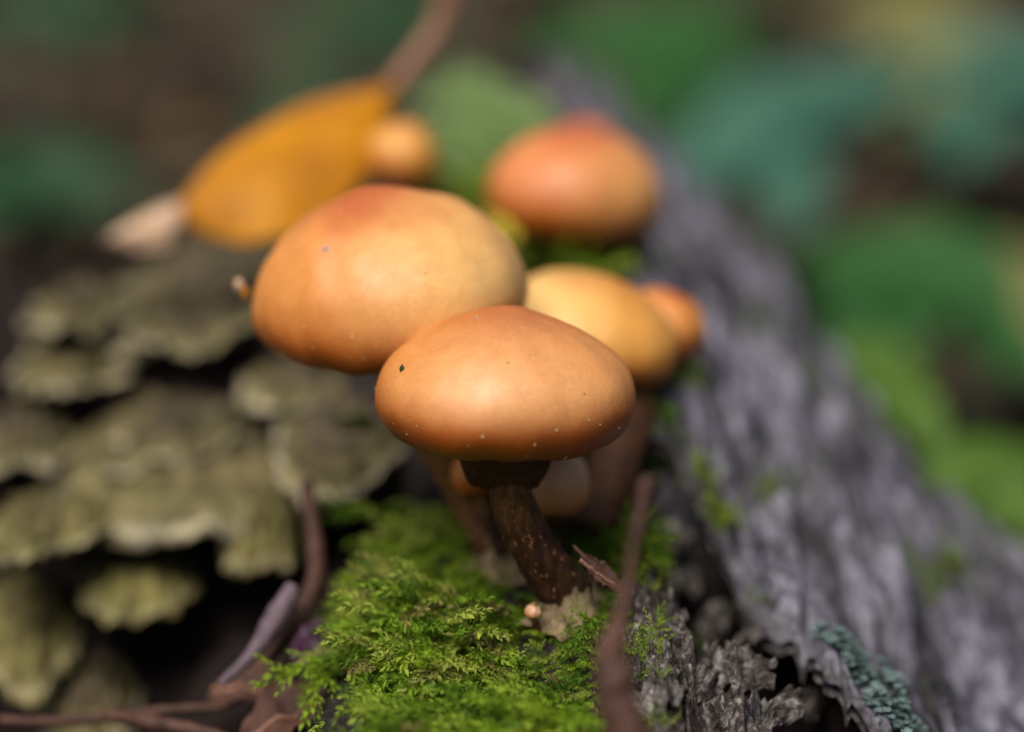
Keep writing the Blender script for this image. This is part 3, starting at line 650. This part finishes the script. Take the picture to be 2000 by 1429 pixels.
M['moss_pale'] = simple_material('moss_pale', [(0.3, (0.30, 0.44, 0.14)), (0.7, (0.50, 0.64, 0.30))], 0.8, 0.55, 0.3, 0, transl=0.3)
def scatter_moss(name, label, pts, dirs, lens, seed, protos=PROTO, mat='moss', varc=0.5, vars_=0.27, lift=0.02, cat='moss', mound=0.0):
    rs = np.random.default_rng(seed); Vs, Fs, As = [], [], []; o = 0
    MH = mound * np.maximum(0, noise(pts[:, 0] * 1.1, pts[:, 1] * 0.9, 0.5, 990))
    for p, d, l, mh in zip(pts, dirs, lens, MH):
        v, f = protos[rs.integers(len(protos))]
        d = nrm(d); s = nrm(np.cross([0, 0, 1], d) + rs.normal(0, 0.25, 3)); s = nrm(s - d * np.dot(s, d)); n = np.cross(d, s)
        V = p + [0, 0, lift + mh] + l * (v[:, :1] * d + v[:, 1:2] * s * 1.1 + v[:, 2:] * n)
        Vs.append(V); Fs.append(f + o); o += len(V)
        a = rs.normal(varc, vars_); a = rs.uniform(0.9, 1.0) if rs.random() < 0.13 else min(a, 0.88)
        As.append(np.clip(a + rs.normal(0, 0.03, len(V)), 0, 1))
    ob = obj(name, np.concatenate(Vs), np.concatenate(Fs), M[mat], None, {'var': np.concatenate(As)}, base=pts[0], smooth=False)
    return tag(ob, label, cat, kind='stuff')
def surf(x, y): return np.stack([x, y, log_top(x, y)], -1)
def region(n, x0, x1, y0, y1, seed, thr=-0.1, fs=0.9, cond=None):
    rs = np.random.default_rng(seed); x = rs.uniform(x0, x1, n * 3); y = rs.uniform(y0, y1, n * 3)
    k = noise(x * fs, y * fs, 0, seed) + rs.normal(0, 0.10, len(x)) > thr
    if cond is not None: k &= cond(x, y)
    x, y = x[k][:n], y[k][:n]; return surf(x, y)
def dirs_(n, d, spread, seed):
    return np.asarray(d)[None] + np.random.default_rng(seed).normal(0, spread, (n, 3))
away = lambda x, y: np.hypot(x - 0.62, (y - 25.9) * 0.8) > 0.50
p = region(2600, -2.9, 1.15, 20.8, 26.8, 701, -0.03, 0.9, lambda x, y: (x > XLf(y) - 0.25) & (x < 1.0 + 0.25 * np.sin(y * 3)) & away(x, y))
r_ = np.random.default_rng(702)
scatter_moss('moss_carpet', 'bright green feathery moss carpet on the log top below the bare curved stem', p, dirs_(len(p), (-0.70, -0.60, 0.12), 0.27, 703), 0.38 + 0.8 * r_.random(len(p)) ** 2, 704, varc=0.58, mound=0.38)
p = region(560, -2.6, 0.4, 26.2, 28.9, 711, -0.05, 1.1, lambda x, y: (x > XLf(y) - 0.5) & (x < XLf(y) + 1.7) & away(x, y))
scatter_moss('moss_fringe', 'loose moss fringe hanging off the log edge beside the dark hollow', p, dirs_(len(p), (-0.75, -0.35, 0.05), 0.33, 713), r_.uniform(0.25, 0.6, len(p)), 714, varc=0.55)
lp = np.array([hit(r_.uniform(790, 960), r_.uniform(1000, 1190)) for q in range(34)])
scatter_moss('trailing_moss', 'long thin moss strands trailing over the dark hollow', lp, dirs_(len(lp), (-1.2, -1.3, -0.3), 0.22, 717), r_.uniform(0.8, 1.6, len(lp)), 718, varc=0.5)
p = region(1100, 0.35, 2.0, 26.0, 30.2, 721, -0.05, 1.2, lambda x, y: x < lerp(y, [26, 28, 30.2], [1.5, 1.75, 2.1]))
scatter_moss('shaded_moss', 'moss coloured darker for shade under the caps beside the split grey wood', p, dirs_(len(p), (0.2, -0.6, 0.5), 0.5, 723), r_.uniform(0.22, 0.55, len(p)), 724, varc=0.28)  # darker greens put in for the shade below the caps
p = region(520, -0.4, 1.15, 22.5, 25.8, 727, -0.3, 1.3)
scatter_moss('low_moss', 'short moss creeping round the pale torn stem foot', p, dirs_(len(p), (-0.4, -0.6, 0.3), 0.4, 728), r_.uniform(0.18, 0.42, len(p)), 729, varc=0.5)
p = region(420, 0.9, 1.7, 23.5, 28.0, 731, 0.12, 1.6)
scatter_moss('crest_moss', 'fresh tiny moss tufts along the cracked bark crest', p, dirs_(len(p), (0.1, -0.5, 0.7), 0.5, 733), r_.uniform(0.14, 0.34, len(p)), 734, TUFT, varc=0.55)
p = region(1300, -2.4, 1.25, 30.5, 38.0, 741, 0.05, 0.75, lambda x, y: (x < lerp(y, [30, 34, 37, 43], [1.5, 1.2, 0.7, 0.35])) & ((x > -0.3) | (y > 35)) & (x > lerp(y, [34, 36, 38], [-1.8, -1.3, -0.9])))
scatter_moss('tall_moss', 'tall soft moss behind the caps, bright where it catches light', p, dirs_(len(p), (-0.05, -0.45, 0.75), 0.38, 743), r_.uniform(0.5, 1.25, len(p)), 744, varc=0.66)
def clump(name, label, px, py, n, r, seed, l0, l1, vc, protos=TUFT, mat='moss'):
    c = hit(px, py); rs = np.random.default_rng(seed)
    x = c[0] + rs.normal(0, r, n); y = c[1] + rs.normal(0, r, n); q = surf(x, y)
    scatter_moss(name, label, q, dirs_(n, (0.0, -0.5, 0.6), 0.45, seed + 1), rs.uniform(l0, l1, n), seed + 2, protos, mat, vc)
clump('moss_tuft', 'bright moss tuft curling over the dark split in the wood', 1385, 985, 120, 0.17, 751, 0.22, 0.45, 0.66)
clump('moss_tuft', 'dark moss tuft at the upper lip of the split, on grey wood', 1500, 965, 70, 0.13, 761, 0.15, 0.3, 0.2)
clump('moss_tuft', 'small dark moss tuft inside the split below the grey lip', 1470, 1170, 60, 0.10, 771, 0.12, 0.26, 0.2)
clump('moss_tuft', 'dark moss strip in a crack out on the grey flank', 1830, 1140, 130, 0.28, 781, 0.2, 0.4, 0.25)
clump('moss_tuft', 'round bright moss tuft at the foot of the rosy orange cap', 1215, 510, 120, 0.25, 791, 0.25, 0.5, 0.45)
clump('moss_tuft', 'vivid green moss between the largest cap and the rosy orange one', 1050, 495, 220, 0.3, 796, 0.4, 0.8, 0.72)
clump('moss_tuft', 'little moss tuft by the yellow cream cap, against grey wood', 1320, 740, 90, 0.2, 798, 0.2, 0.4, 0.35)

clump('moss_tuft', 'pale green upright moss sprigs behind the rosy orange cap', 1005, 290, 130, 0.26, 821, 0.6, 1.0, 0.8, PROTO, 'moss_pale')
clump('moss_tuft', 'yellowish moss sprigs at the far end of the log', 935, 215, 90, 0.26, 824, 0.5, 0.9, 0.75, PROTO, 'moss_pale')
clump('moss_tuft', 'pale moss sprigs beside the small tan mushroom', 885, 320, 110, 0.28, 827, 0.5, 0.9, 0.72, PROTO, 'moss_pale')
# ------------------------------------------------------------------ lichen
M['lichen'] = simple_material('lichen', [(0.3, (0.04, 0.065, 0.062)), (0.7, (0.14, 0.20, 0.19))], 5, 0.85, 0.2, 0.6, 0.04)
def lichen(label, spots, seed):
    rs = np.random.default_rng(seed); VV, FF = [], []; o = 0
    base = hit(*spots[0][:2])
    for px, py, n, sp in spots:
        c = hit(px, py)
        for k in range(n):
            x = c[0] + rs.normal(0, sp); y = c[1] + rs.normal(0, sp); z = lh(x, y); s = rs.uniform(0.025, 0.075)
            a = np.linspace(0, 2 * math.pi, 14, endpoint=False); rows = []
            for q in (0.15, 0.6, 1.0):
                rq = s * q * (1 + 0.5 * noise(np.cos(a) * 2, np.sin(a) * 2, k * 0.7, seed))
                rows.append(np.stack([x + rq * np.cos(a), y + rq * np.sin(a), z + 0.03 + s * (0.9 * q + 0.45 * noise(np.cos(a) * 2.5, np.sin(a) * 2.5, k, seed + 1) * q)], -1))
            V = np.concatenate(rows); VV.append(V); FF.append(grid_faces(3, 14, True) + o); o += len(V)
    return tag(obj('lichen_crust', np.concatenate(VV), np.concatenate(FF), M['lichen'], None, base=base), label, 'lichen', kind='stuff')
lichen('pale blue green lichen crust on the grey flank below the dark split', [(1650, 1270, 90, 0.17), (1690, 1310, 110, 0.20), (1720, 1370, 110, 0.22), (1640, 1330, 50, 0.16), (1760, 1400, 50, 0.18)], 811)

# ------------------------------------------------------------------ twigs, dead leaves and crumbs
M['twig_red'] = simple_material('twig_red', [(0.3, (0.028, 0.012, 0.008)), (0.7, (0.095, 0.042, 0.028))], 3, 0.7, 0.3, 0.6, 0.04, (1, 1, 0.4))
M['twig_grey'] = simple_material('twig_grey', [(0.3, (0.06, 0.04, 0.048)), (0.7, (0.18, 0.125, 0.15))], 3, 0.7, 0.3, 0.6, 0.04, (1, 1, 0.4))
M['leaf_lemon'] = simple_material('leaf_lemon', [(0.3, (0.45, 0.36, 0.01)), (0.7, (0.62, 0.52, 0.02))], 2, 0.6, 0.2, 0, transl=0.2)
M['dead_leaf'] = simple_material('dead_leaf', [(0.3, (0.025, 0.010, 0.007)), (0.7, (0.10, 0.042, 0.026))], 1.5, 0.7, 0.3, 0.5, 0.05, transl=0.1)
M['dead_leaf_purple'] = simple_material('dead_leaf_purple', [(0.3, (0.02, 0.006, 0.016)), (0.7, (0.055, 0.016, 0.042))], 1.5, 0.6, 0.3, 0.5, 0.05)
M['web'] = simple_material('web', [(0.3, (0.22, 0.19, 0.19)), (0.7, (0.45, 0.41, 0.42))], 6, 0.8, 0.2, 0)
def twig(label, pp, rad, mat, seed, extra=(), name='twig', rough=0.18, fine=10):
    P = catmull([at(*q) for q in pp], 60); t = thing(name, label, 'twig', P[-1])
    V, F = tube(P, np.interp(np.linspace(0, 1, 60), np.linspace(0, 1, len(rad)), rad), 16, rough, seed, fine=fine); obj('shaft', V, F, M[mat], t)
    for q, (pp2, r2, m2) in enumerate(extra):
        P2 = catmull([at(*w) for w in pp2], 30); V, F = tube(P2, np.interp(np.linspace(0, 1, 30), np.linspace(0, 1, len(r2)), r2), 12, 0.2, seed + q + 1, fine=6); obj('side_shoot', V, F, M[m2], t)
    return t
twig('upright reddish brown twig standing before the cracked bark, knobbly pale tip', [(1268, 930, 23.9), (1260, 965, 23.9), (1242, 1050, 23.8), (1228, 1140, 23.8), (1208, 1215, 23.7), (1195, 1290, 23.6), (1205, 1370, 23.5), (1235, 1450, 23.4)],
     [0.05, 0.10, 0.055, 0.05, 0.045, 0.06, 0.15, 0.19, 0.18, 0.23], 'twig_red', 821,
     [([(1222, 1160, 23.8), (1190, 1130, 25.0), (1150, 1095, 26.2), (1120, 1065, 26.6)], [0.035, 0.025, 0.02, 0.015], 'twig_red')], rough=0.45, fine=24)
twig('short mauve grey twig leaning in the dark hollow', [(572, 1145, 29.5), (540, 1205, 29.3), (505, 1260, 29.2), (470, 1300, 29.1), (430, 1335, 29.0)], [0.09, 0.14, 0.12, 0.08, 0.07, 0.05], 'twig_grey', 831)
twig('thin bowed brown twig running down behind the mauve grey one', [(598, 940, 31.0), (612, 1030, 30.6), (618, 1110, 30.2), (600, 1170, 29.9), (572, 1225, 29.7), (520, 1290, 29.6)], [0.08, 0.10, 0.11, 0.11, 0.10, 0.09], 'twig_red', 841)
twig('pinkish brown stick lying along the bottom of the dark hollow', [(210, 1395, 29.4), (290, 1408, 29.1), (380, 1425, 28.9), (470, 1450, 28.8)], [0.08, 0.10, 0.08, 0.06], 'twig_red', 851)
twig('dark thin stick under the dim grey brown bracket', [(0, 1405, 29.8), (100, 1408, 29.6), (200, 1400, 29.5), (330, 1385, 29.5), (430, 1380, 29.5)], [0.06, 0.06, 0.06, 0.05], 'twig_red', 861)
def dead_leaf(label, c, along, across, mat, seed, name='dead_leaf', curl=0.35):
    C = at(*c); t = thing(name, label, 'leaf', C)
    a, b = np.asarray(along, float), np.asarray(across, float); n = nrm(np.cross(a, b)); n = n if n[2] > 0 else -n
    s = np.linspace(-1, 1, 30); w = np.linspace(-1, 1, 16); S, W = np.meshgrid(s, w, indexing='ij')
    prof = np.sqrt(np.maximum(1 - S ** 2, 0)) ** 1.1 * (1 + 0.15 * fbm(S * 4, np.sign(W), 0, seed, 3))
    lb = np.linalg.norm(b)
    H = curl * lb * (np.abs(W) ** 1.6 * prof) + 0.25 * lb * fbm(S * 2, W * 2, 0, seed + 2, 3)
    P = C + S[..., None] * a + (W * prof)[..., None] * b + H[..., None] * n
    top = P.reshape(-1, 3); bot = (P - n * 0.03).reshape(-1, 3); f = grid_faces(30, 16)
    obj('leaf_blade', np.vstack([top, bot]), [f, f[:, ::-1] + len(top)], M[mat], t)
    V, F = tube(C + s[:, None] * a + (0.25 * lb * fbm(s * 2, 0 * s, 0, seed + 2, 3))[:, None] * n, np.linspace(0.035, 0.015, 30), 6); obj('midrib', V, F, M['petiole'], t)
    return t
dead_leaf('purple dead leaf at the foot of the mossy log edge', (630, 1262, 29.2), (0.32, 0.25, 0.15), (-0.18, 0.28, 0.08), 'dead_leaf_purple', 871)
dead_leaf('crumpled russet dead leaf under the moss carpet edge', (560, 1400, 28.6), (0.55, 0.2, 0.2), (-0.1, 0.35, 0.12), 'dead_leaf', 881)
dead_leaf('brown dead leaf lying flat in the dark hollow', (490, 1345, 29.8), (0.5, -0.2, 0.1), (0.2, 0.4, 0.15), 'dead_leaf', 891)
dead_leaf('curled brown dead leaf bit on moss beside the bare stem foot', (1170, 1120, 27.6), (0.22, -0.05, -0.15), (0.02, 0.14, 0.08), 'dead_leaf', 895)
dead_leaf('tiny yellow leaf scrap between the largest cap and the rosy orange one', (980, 442, 34.6), (0.26, -0.05, -0.20), (0.05, 0.09, 0.06), 'leaf_lemon', 897)
dead_leaf('small green leaf scrap lying on the pale rimmed bracket', (695, 830, 31.6), (0.25, 0.03, 0.0), (0.02, 0.16, 0.06), 'moss', 898)
# crumbs on and beside the caps
def crumb(label, c, size, mat, seed, name='plant_crumb', stretch=(1, 1, 1)):
    C = at(*c); th = np.linspace(0, 2 * math.pi, 12, endpoint=False); ph = np.linspace(0.05, math.pi - 0.05, 8)
    x = np.sin(ph)[:, None] * np.cos(th); y = np.sin(ph)[:, None] * np.sin(th); z = np.cos(ph)[:, None] + 0 * x
    k = 1 + 0.5 * fbm(x * 1.5, y * 1.5, z * 1.5, seed, 3)
    V = C + np.stack([x * k * stretch[0], y * k * stretch[1], z * k * stretch[2]], -1).reshape(-1, 3) * size
    return tag(obj(name, V, grid_faces(8, 12, True), M[mat], None, base=C), label, 'debris')
def on_cap(px, py, C, d0):
    """depth where the view meets the cap mesh standing there"""
    dg = bpy.context.evaluated_depsgraph_get(); o = np.array([0, 0, CAMZ]) * U; d = at(px, py, 1.0) - [0, 0, CAMZ]
    ok, loc, *_ = SC.ray_cast(dg, Vector(o), Vector(d).normalized()); return (np.array(loc) / U) if ok else at(px, py, d0)
bpy.context.view_layer.update()
for (px, py, sz, mat, st, lab, nm) in [(785, 723, 0.035, 'dark_fleck', (0.8, 0.6, 1.9), 'dark green plant crumb stuck on the pinkish tan cap', 'plant_crumb'),
                                  (637, 487, 0.04, 'web', (1.1, 0.5, 0.8), 'whitish crumb stuck on the largest domed cap', 'pale_crumb'),
                                  (830, 532, 0.02, 'fleck', (1, 1, 1), 'pinprick white grain on the largest domed cap', 'pale_crumb'),
                                  (932, 620, 0.016, 'web', (1, 1, 1), 'pinprick white grain near the top of the pinkish tan cap', 'pale_crumb')]:
    P = on_cap(px, py, None, 28); v = nrm(P - [0, 0, CAMZ]); d = float(np.dot(P - [0, 0, CAMZ], [0, CP, -SP]))
    crumb(lab, (px, py, d), sz, mat, int(px), nm, st)
t = thing('seed_husk', 'pale husk with yellow end clinging to the largest cap rim', 'debris', at(470, 565, 30.0))
for q, (px, py, s, mt) in enumerate([(468, 557, 0.06, 'leaf_pale'), (480, 572, 0.05, 'leaf_yellow')]):
    th = np.linspace(0, 2 * math.pi, 12, endpoint=False); ph = np.linspace(0.05, math.pi - 0.05, 8)
    x = np.sin(ph)[:, None] * np.cos(th); y = np.sin(ph)[:, None] * np.sin(th); z = np.cos(ph)[:, None] + 0 * x
    k = 1 + 0.4 * fbm(x * 1.5, y * 1.5, z * 1.5, q, 3)
    obj(['husk', 'husk_tip'][q], at(px, py, 30.0) + np.stack([x * k, y * k, z * k * 1.4], -1).reshape(-1, 3) * s, grid_faces(8, 12, True), M[mt], t)

# ------------------------------------------------------------------ forest floor litter and undergrowth
M['litter'] = simple_material('litter', [(0.3, (0.04, 0.03, 0.02)), (0.7, (0.08, 0.06, 0.045))], 1, 0.75, 0.12, 0, 0, (1, 1, 1),
    [(0.0, (0.012, 0.009, 0.006)), (0.3, (0.035, 0.021, 0.013)), (0.5, (0.065, 0.040, 0.025)), (0.65, (0.045, 0.050, 0.030)), (0.8, (0.055, 0.048, 0.042)), (0.92, (0.11, 0.06, 0.016)), (1.0, (0.03, 0.06, 0.02))])
rs = np.random.default_rng(31); VV, FF, AA = [], [], []; o = 0
sl = np.linspace(-1, 1, 7); sw = np.array([-1, -0.45, 0.45, 1]); S, W = np.meshgrid(sl, sw, indexing='ij'); lf_f = grid_faces(7, 4)
for k in range(5200):
    y = 38 + 210 * rs.random() ** 1.3; x = rs.uniform(-1, 1) * (14 + 0.30 * y)
    if -13 < x < 14 and y < 62: continue
    L = rs.uniform(1.6, 3.8); Wd = L * rs.uniform(0.35, 0.55); a = rs.uniform(0, 2 * math.pi); e1 = nrm([math.cos(a), math.sin(a), rs.normal(0, 0.3)]); e2 = nrm(np.cross([rs.normal(0, 0.3), rs.normal(0, 0.3), 1], e1)); n = np.cross(e1, e2)
    pr = np.sqrt(np.maximum(1 - S ** 2, 0.003)); P = np.array([x, y, 0.6 + rs.uniform(0, 1.6)]) + (S * L)[..., None] * e1 + (W * pr * Wd)[..., None] * e2 + (rs.uniform(-0.3, 0.5) * Wd * np.abs(W) * pr + rs.uniform(-0.2, 0.3) * L * S ** 2)[..., None] * n
    VV.append(P.reshape(-1, 3)); FF.append(lf_f + o); o += 28; AA.append(np.full(28, np.clip(rs.beta(2, 2.2), 0, 1)))
tag(obj('leaf_litter', np.concatenate(VV), np.concatenate(FF), M['litter'], None, {'var': np.concatenate(AA)}, base=(0, 100, 0)), 'brown leaf litter covering the forest floor behind the log', 'leaf litter', kind='stuff')
def green(name, a, b): return simple_material(name, [(0.3, a), (0.7, b)], 0.5, 0.6, 0.2, 0.2, 0.1, transl=0.25)
M['herb_teal'] = green('herb_teal', (0.03, 0.095, 0.062), (0.06, 0.165, 0.115))
M['herb_green'] = green('herb_green', (0.016, 0.065, 0.014), (0.032, 0.115, 0.024))
M['herb_lime'] = green('herb_lime', (0.045, 0.10, 0.012), (0.09, 0.165, 0.024))
M['herb_dark'] = green('herb_dark', (0.015, 0.05, 0.018), (0.03, 0.09, 0.035))
M['herb_olive'] = green('herb_olive', (0.12, 0.12, 0.035), (0.24, 0.22, 0.08))
M['herb_stalk'] = simple_material('herb_stalk', [(0.3, (0.05, 0.08, 0.02)), (0.7, (0.11, 0.14, 0.04))], 2, 0.6, 0.3, 0)
def herb(label, mat, leaves, seed, group='leafy plants on the forest floor'):
    """leaves: (px, py, depth, length, width, azimuth deg, pitch deg) of each blade's middle"""
    rs = np.random.default_rng(seed); C = np.array([at(*l[:3]) for l in leaves]); bx, by = C[:, 0].mean(), C[:, 1].mean() + 1.5
    B = np.array([bx, by, gh(bx, by)]); t = thing('leafy_plant', label, 'plant', B, group)
    for k, (c, l) in enumerate(zip(C, leaves)):
        L, Wd, az, pi = l[3:]; a, p_ = math.radians(az), math.radians(pi)
        e1 = np.array([math.cos(a) * math.cos(p_), math.sin(a) * math.cos(p_), math.sin(p_)]); e2 = nrm(np.cross([0.0, -0.25, 1], e1)); n = np.cross(e1, e2)
        s = np.linspace(-1, 1, 25); w = np.linspace(-1, 1, 13); S, W = np.meshgrid(s, w, indexing='ij')
        pr = np.sqrt(np.maximum(1 - S ** 2, 0)) ** 0.9 * (1 - 0.25 * S) * (1 + 0.06 * np.sin(S * 30))
        P = c + (S * L / 2)[..., None] * e1 + (W * pr * Wd / 2)[..., None] * e2 + (0.16 * Wd * np.abs(W) * pr - 0.12 * L * S ** 2 + 0.05 * L * fbm(S * 2, W * 2, 0, seed + k, 3))[..., None] * n
        f = grid_faces(25, 13); top = P.reshape(-1, 3)
        obj('leaf', np.vstack([top, top - n * 0.05]), [f, f[:, ::-1] + len(top)], M[mat], t)
        root = P[0, 6]; V, F = tube(catmull([root, (root * 0.5 + B * 0.5) + [0, 0, 1.0], B - [0, 0, 0.6]], 14), np.linspace(0.07, 0.12, 14), 8); obj('stalk', V, F, M['herb_stalk'], t)
herb('broad blue green leaves spreading beyond the grey wood', 'herb_teal', [(1480, 290, 72, 7, 3.6, 200, -10), (1590, 220, 74, 8, 4, 20, 8), (1690, 170, 76, 6, 3.2, 50, 10), (1530, 340, 70, 5, 2.6, 270, -20)], 1001)
herb('blue green leafy plant at the far edge of the undergrowth', 'herb_teal', [(1960, 140, 84, 8, 4.2, 160, 10), (1930, 230, 80, 7, 3.8, 240, -5), (2040, 260, 82, 8, 4, 330, -10)], 1002)
herb('vivid green leafy clump low behind the log flank', 'herb_green', [(1760, 520, 60, 6, 3.4, 150, 0), (1820, 600, 58, 6.5, 3.4, 330, -15), (1740, 630, 57, 5, 2.8, 230, -20), (1860, 530, 61, 4, 2.6, 30, 10)], 1003)
herb('dull green leaves rising above the far end of the log', 'herb_green', [(1250, 110, 86, 9, 4.4, 180, 5), (1370, 60, 92, 8, 4.0, 20, 8), (1160, 60, 95, 8, 4, 120, 10), (1300, 180, 80, 6, 3, 250, -10)], 1004)
herb('yellowish olive drooping leaves between the blue green plants', 'herb_olive', [(1790, 60, 95, 9, 4.6, 100, 20), (1800, 170, 90, 7, 3.6, 260, -15), (1740, 20, 100, 7, 4, 160, 10)], 1005)
herb('lime green seedling hugging the log flank', 'herb_lime', [(1740, 740, 44, 2.4, 1.3, 240, -10), (1770, 800, 43, 2.2, 1.2, 300, -20), (1700, 700, 45, 1.8, 1.1, 150, 10)], 1006, 'low green seedlings along the log')
herb('lime green seedling with large leaves, close to where the log widens', 'herb_lime', [(1900, 930, 42, 2.8, 1.5, 200, -10), (1970, 1000, 41, 2.8, 1.5, 320, -15), (1960, 900, 43, 2.2, 1.3, 60, 10)], 1007, 'low green seedlings along the log')
herb('golden olive leaf tuft beside the vivid green clump', 'herb_olive', [(1990, 560, 66, 4.5, 2.2, 100, 30), (2030, 630, 65, 5, 2.2, 280, -10)], 1008)
herb('dark blue green plant in the dim undergrowth behind the brackets', 'herb_dark', [(60, 340, 80, 6, 3.0, 170, 0), (-20, 400, 78, 6, 3, 230, -10), (150, 390, 78, 4, 2, 10, 5)], 1009)
herb('dark green plant behind the raised leaf stalk', 'herb_dark', [(700, 70, 92, 8, 4, 190, 5), (780, 30, 95, 7, 3.5, 30, 10), (620, 210, 84, 6, 3, 240, -10)], 1010)
herb('dim green plant at the corner of the undergrowth above the brackets', 'herb_dark', [(60, 30, 98, 8, 4, 170, 5), (230, 20, 98, 6, 3, 40, 5)], 1011)

for ob in bpy.data.objects:
    if '_b' in ob: del ob['_b']
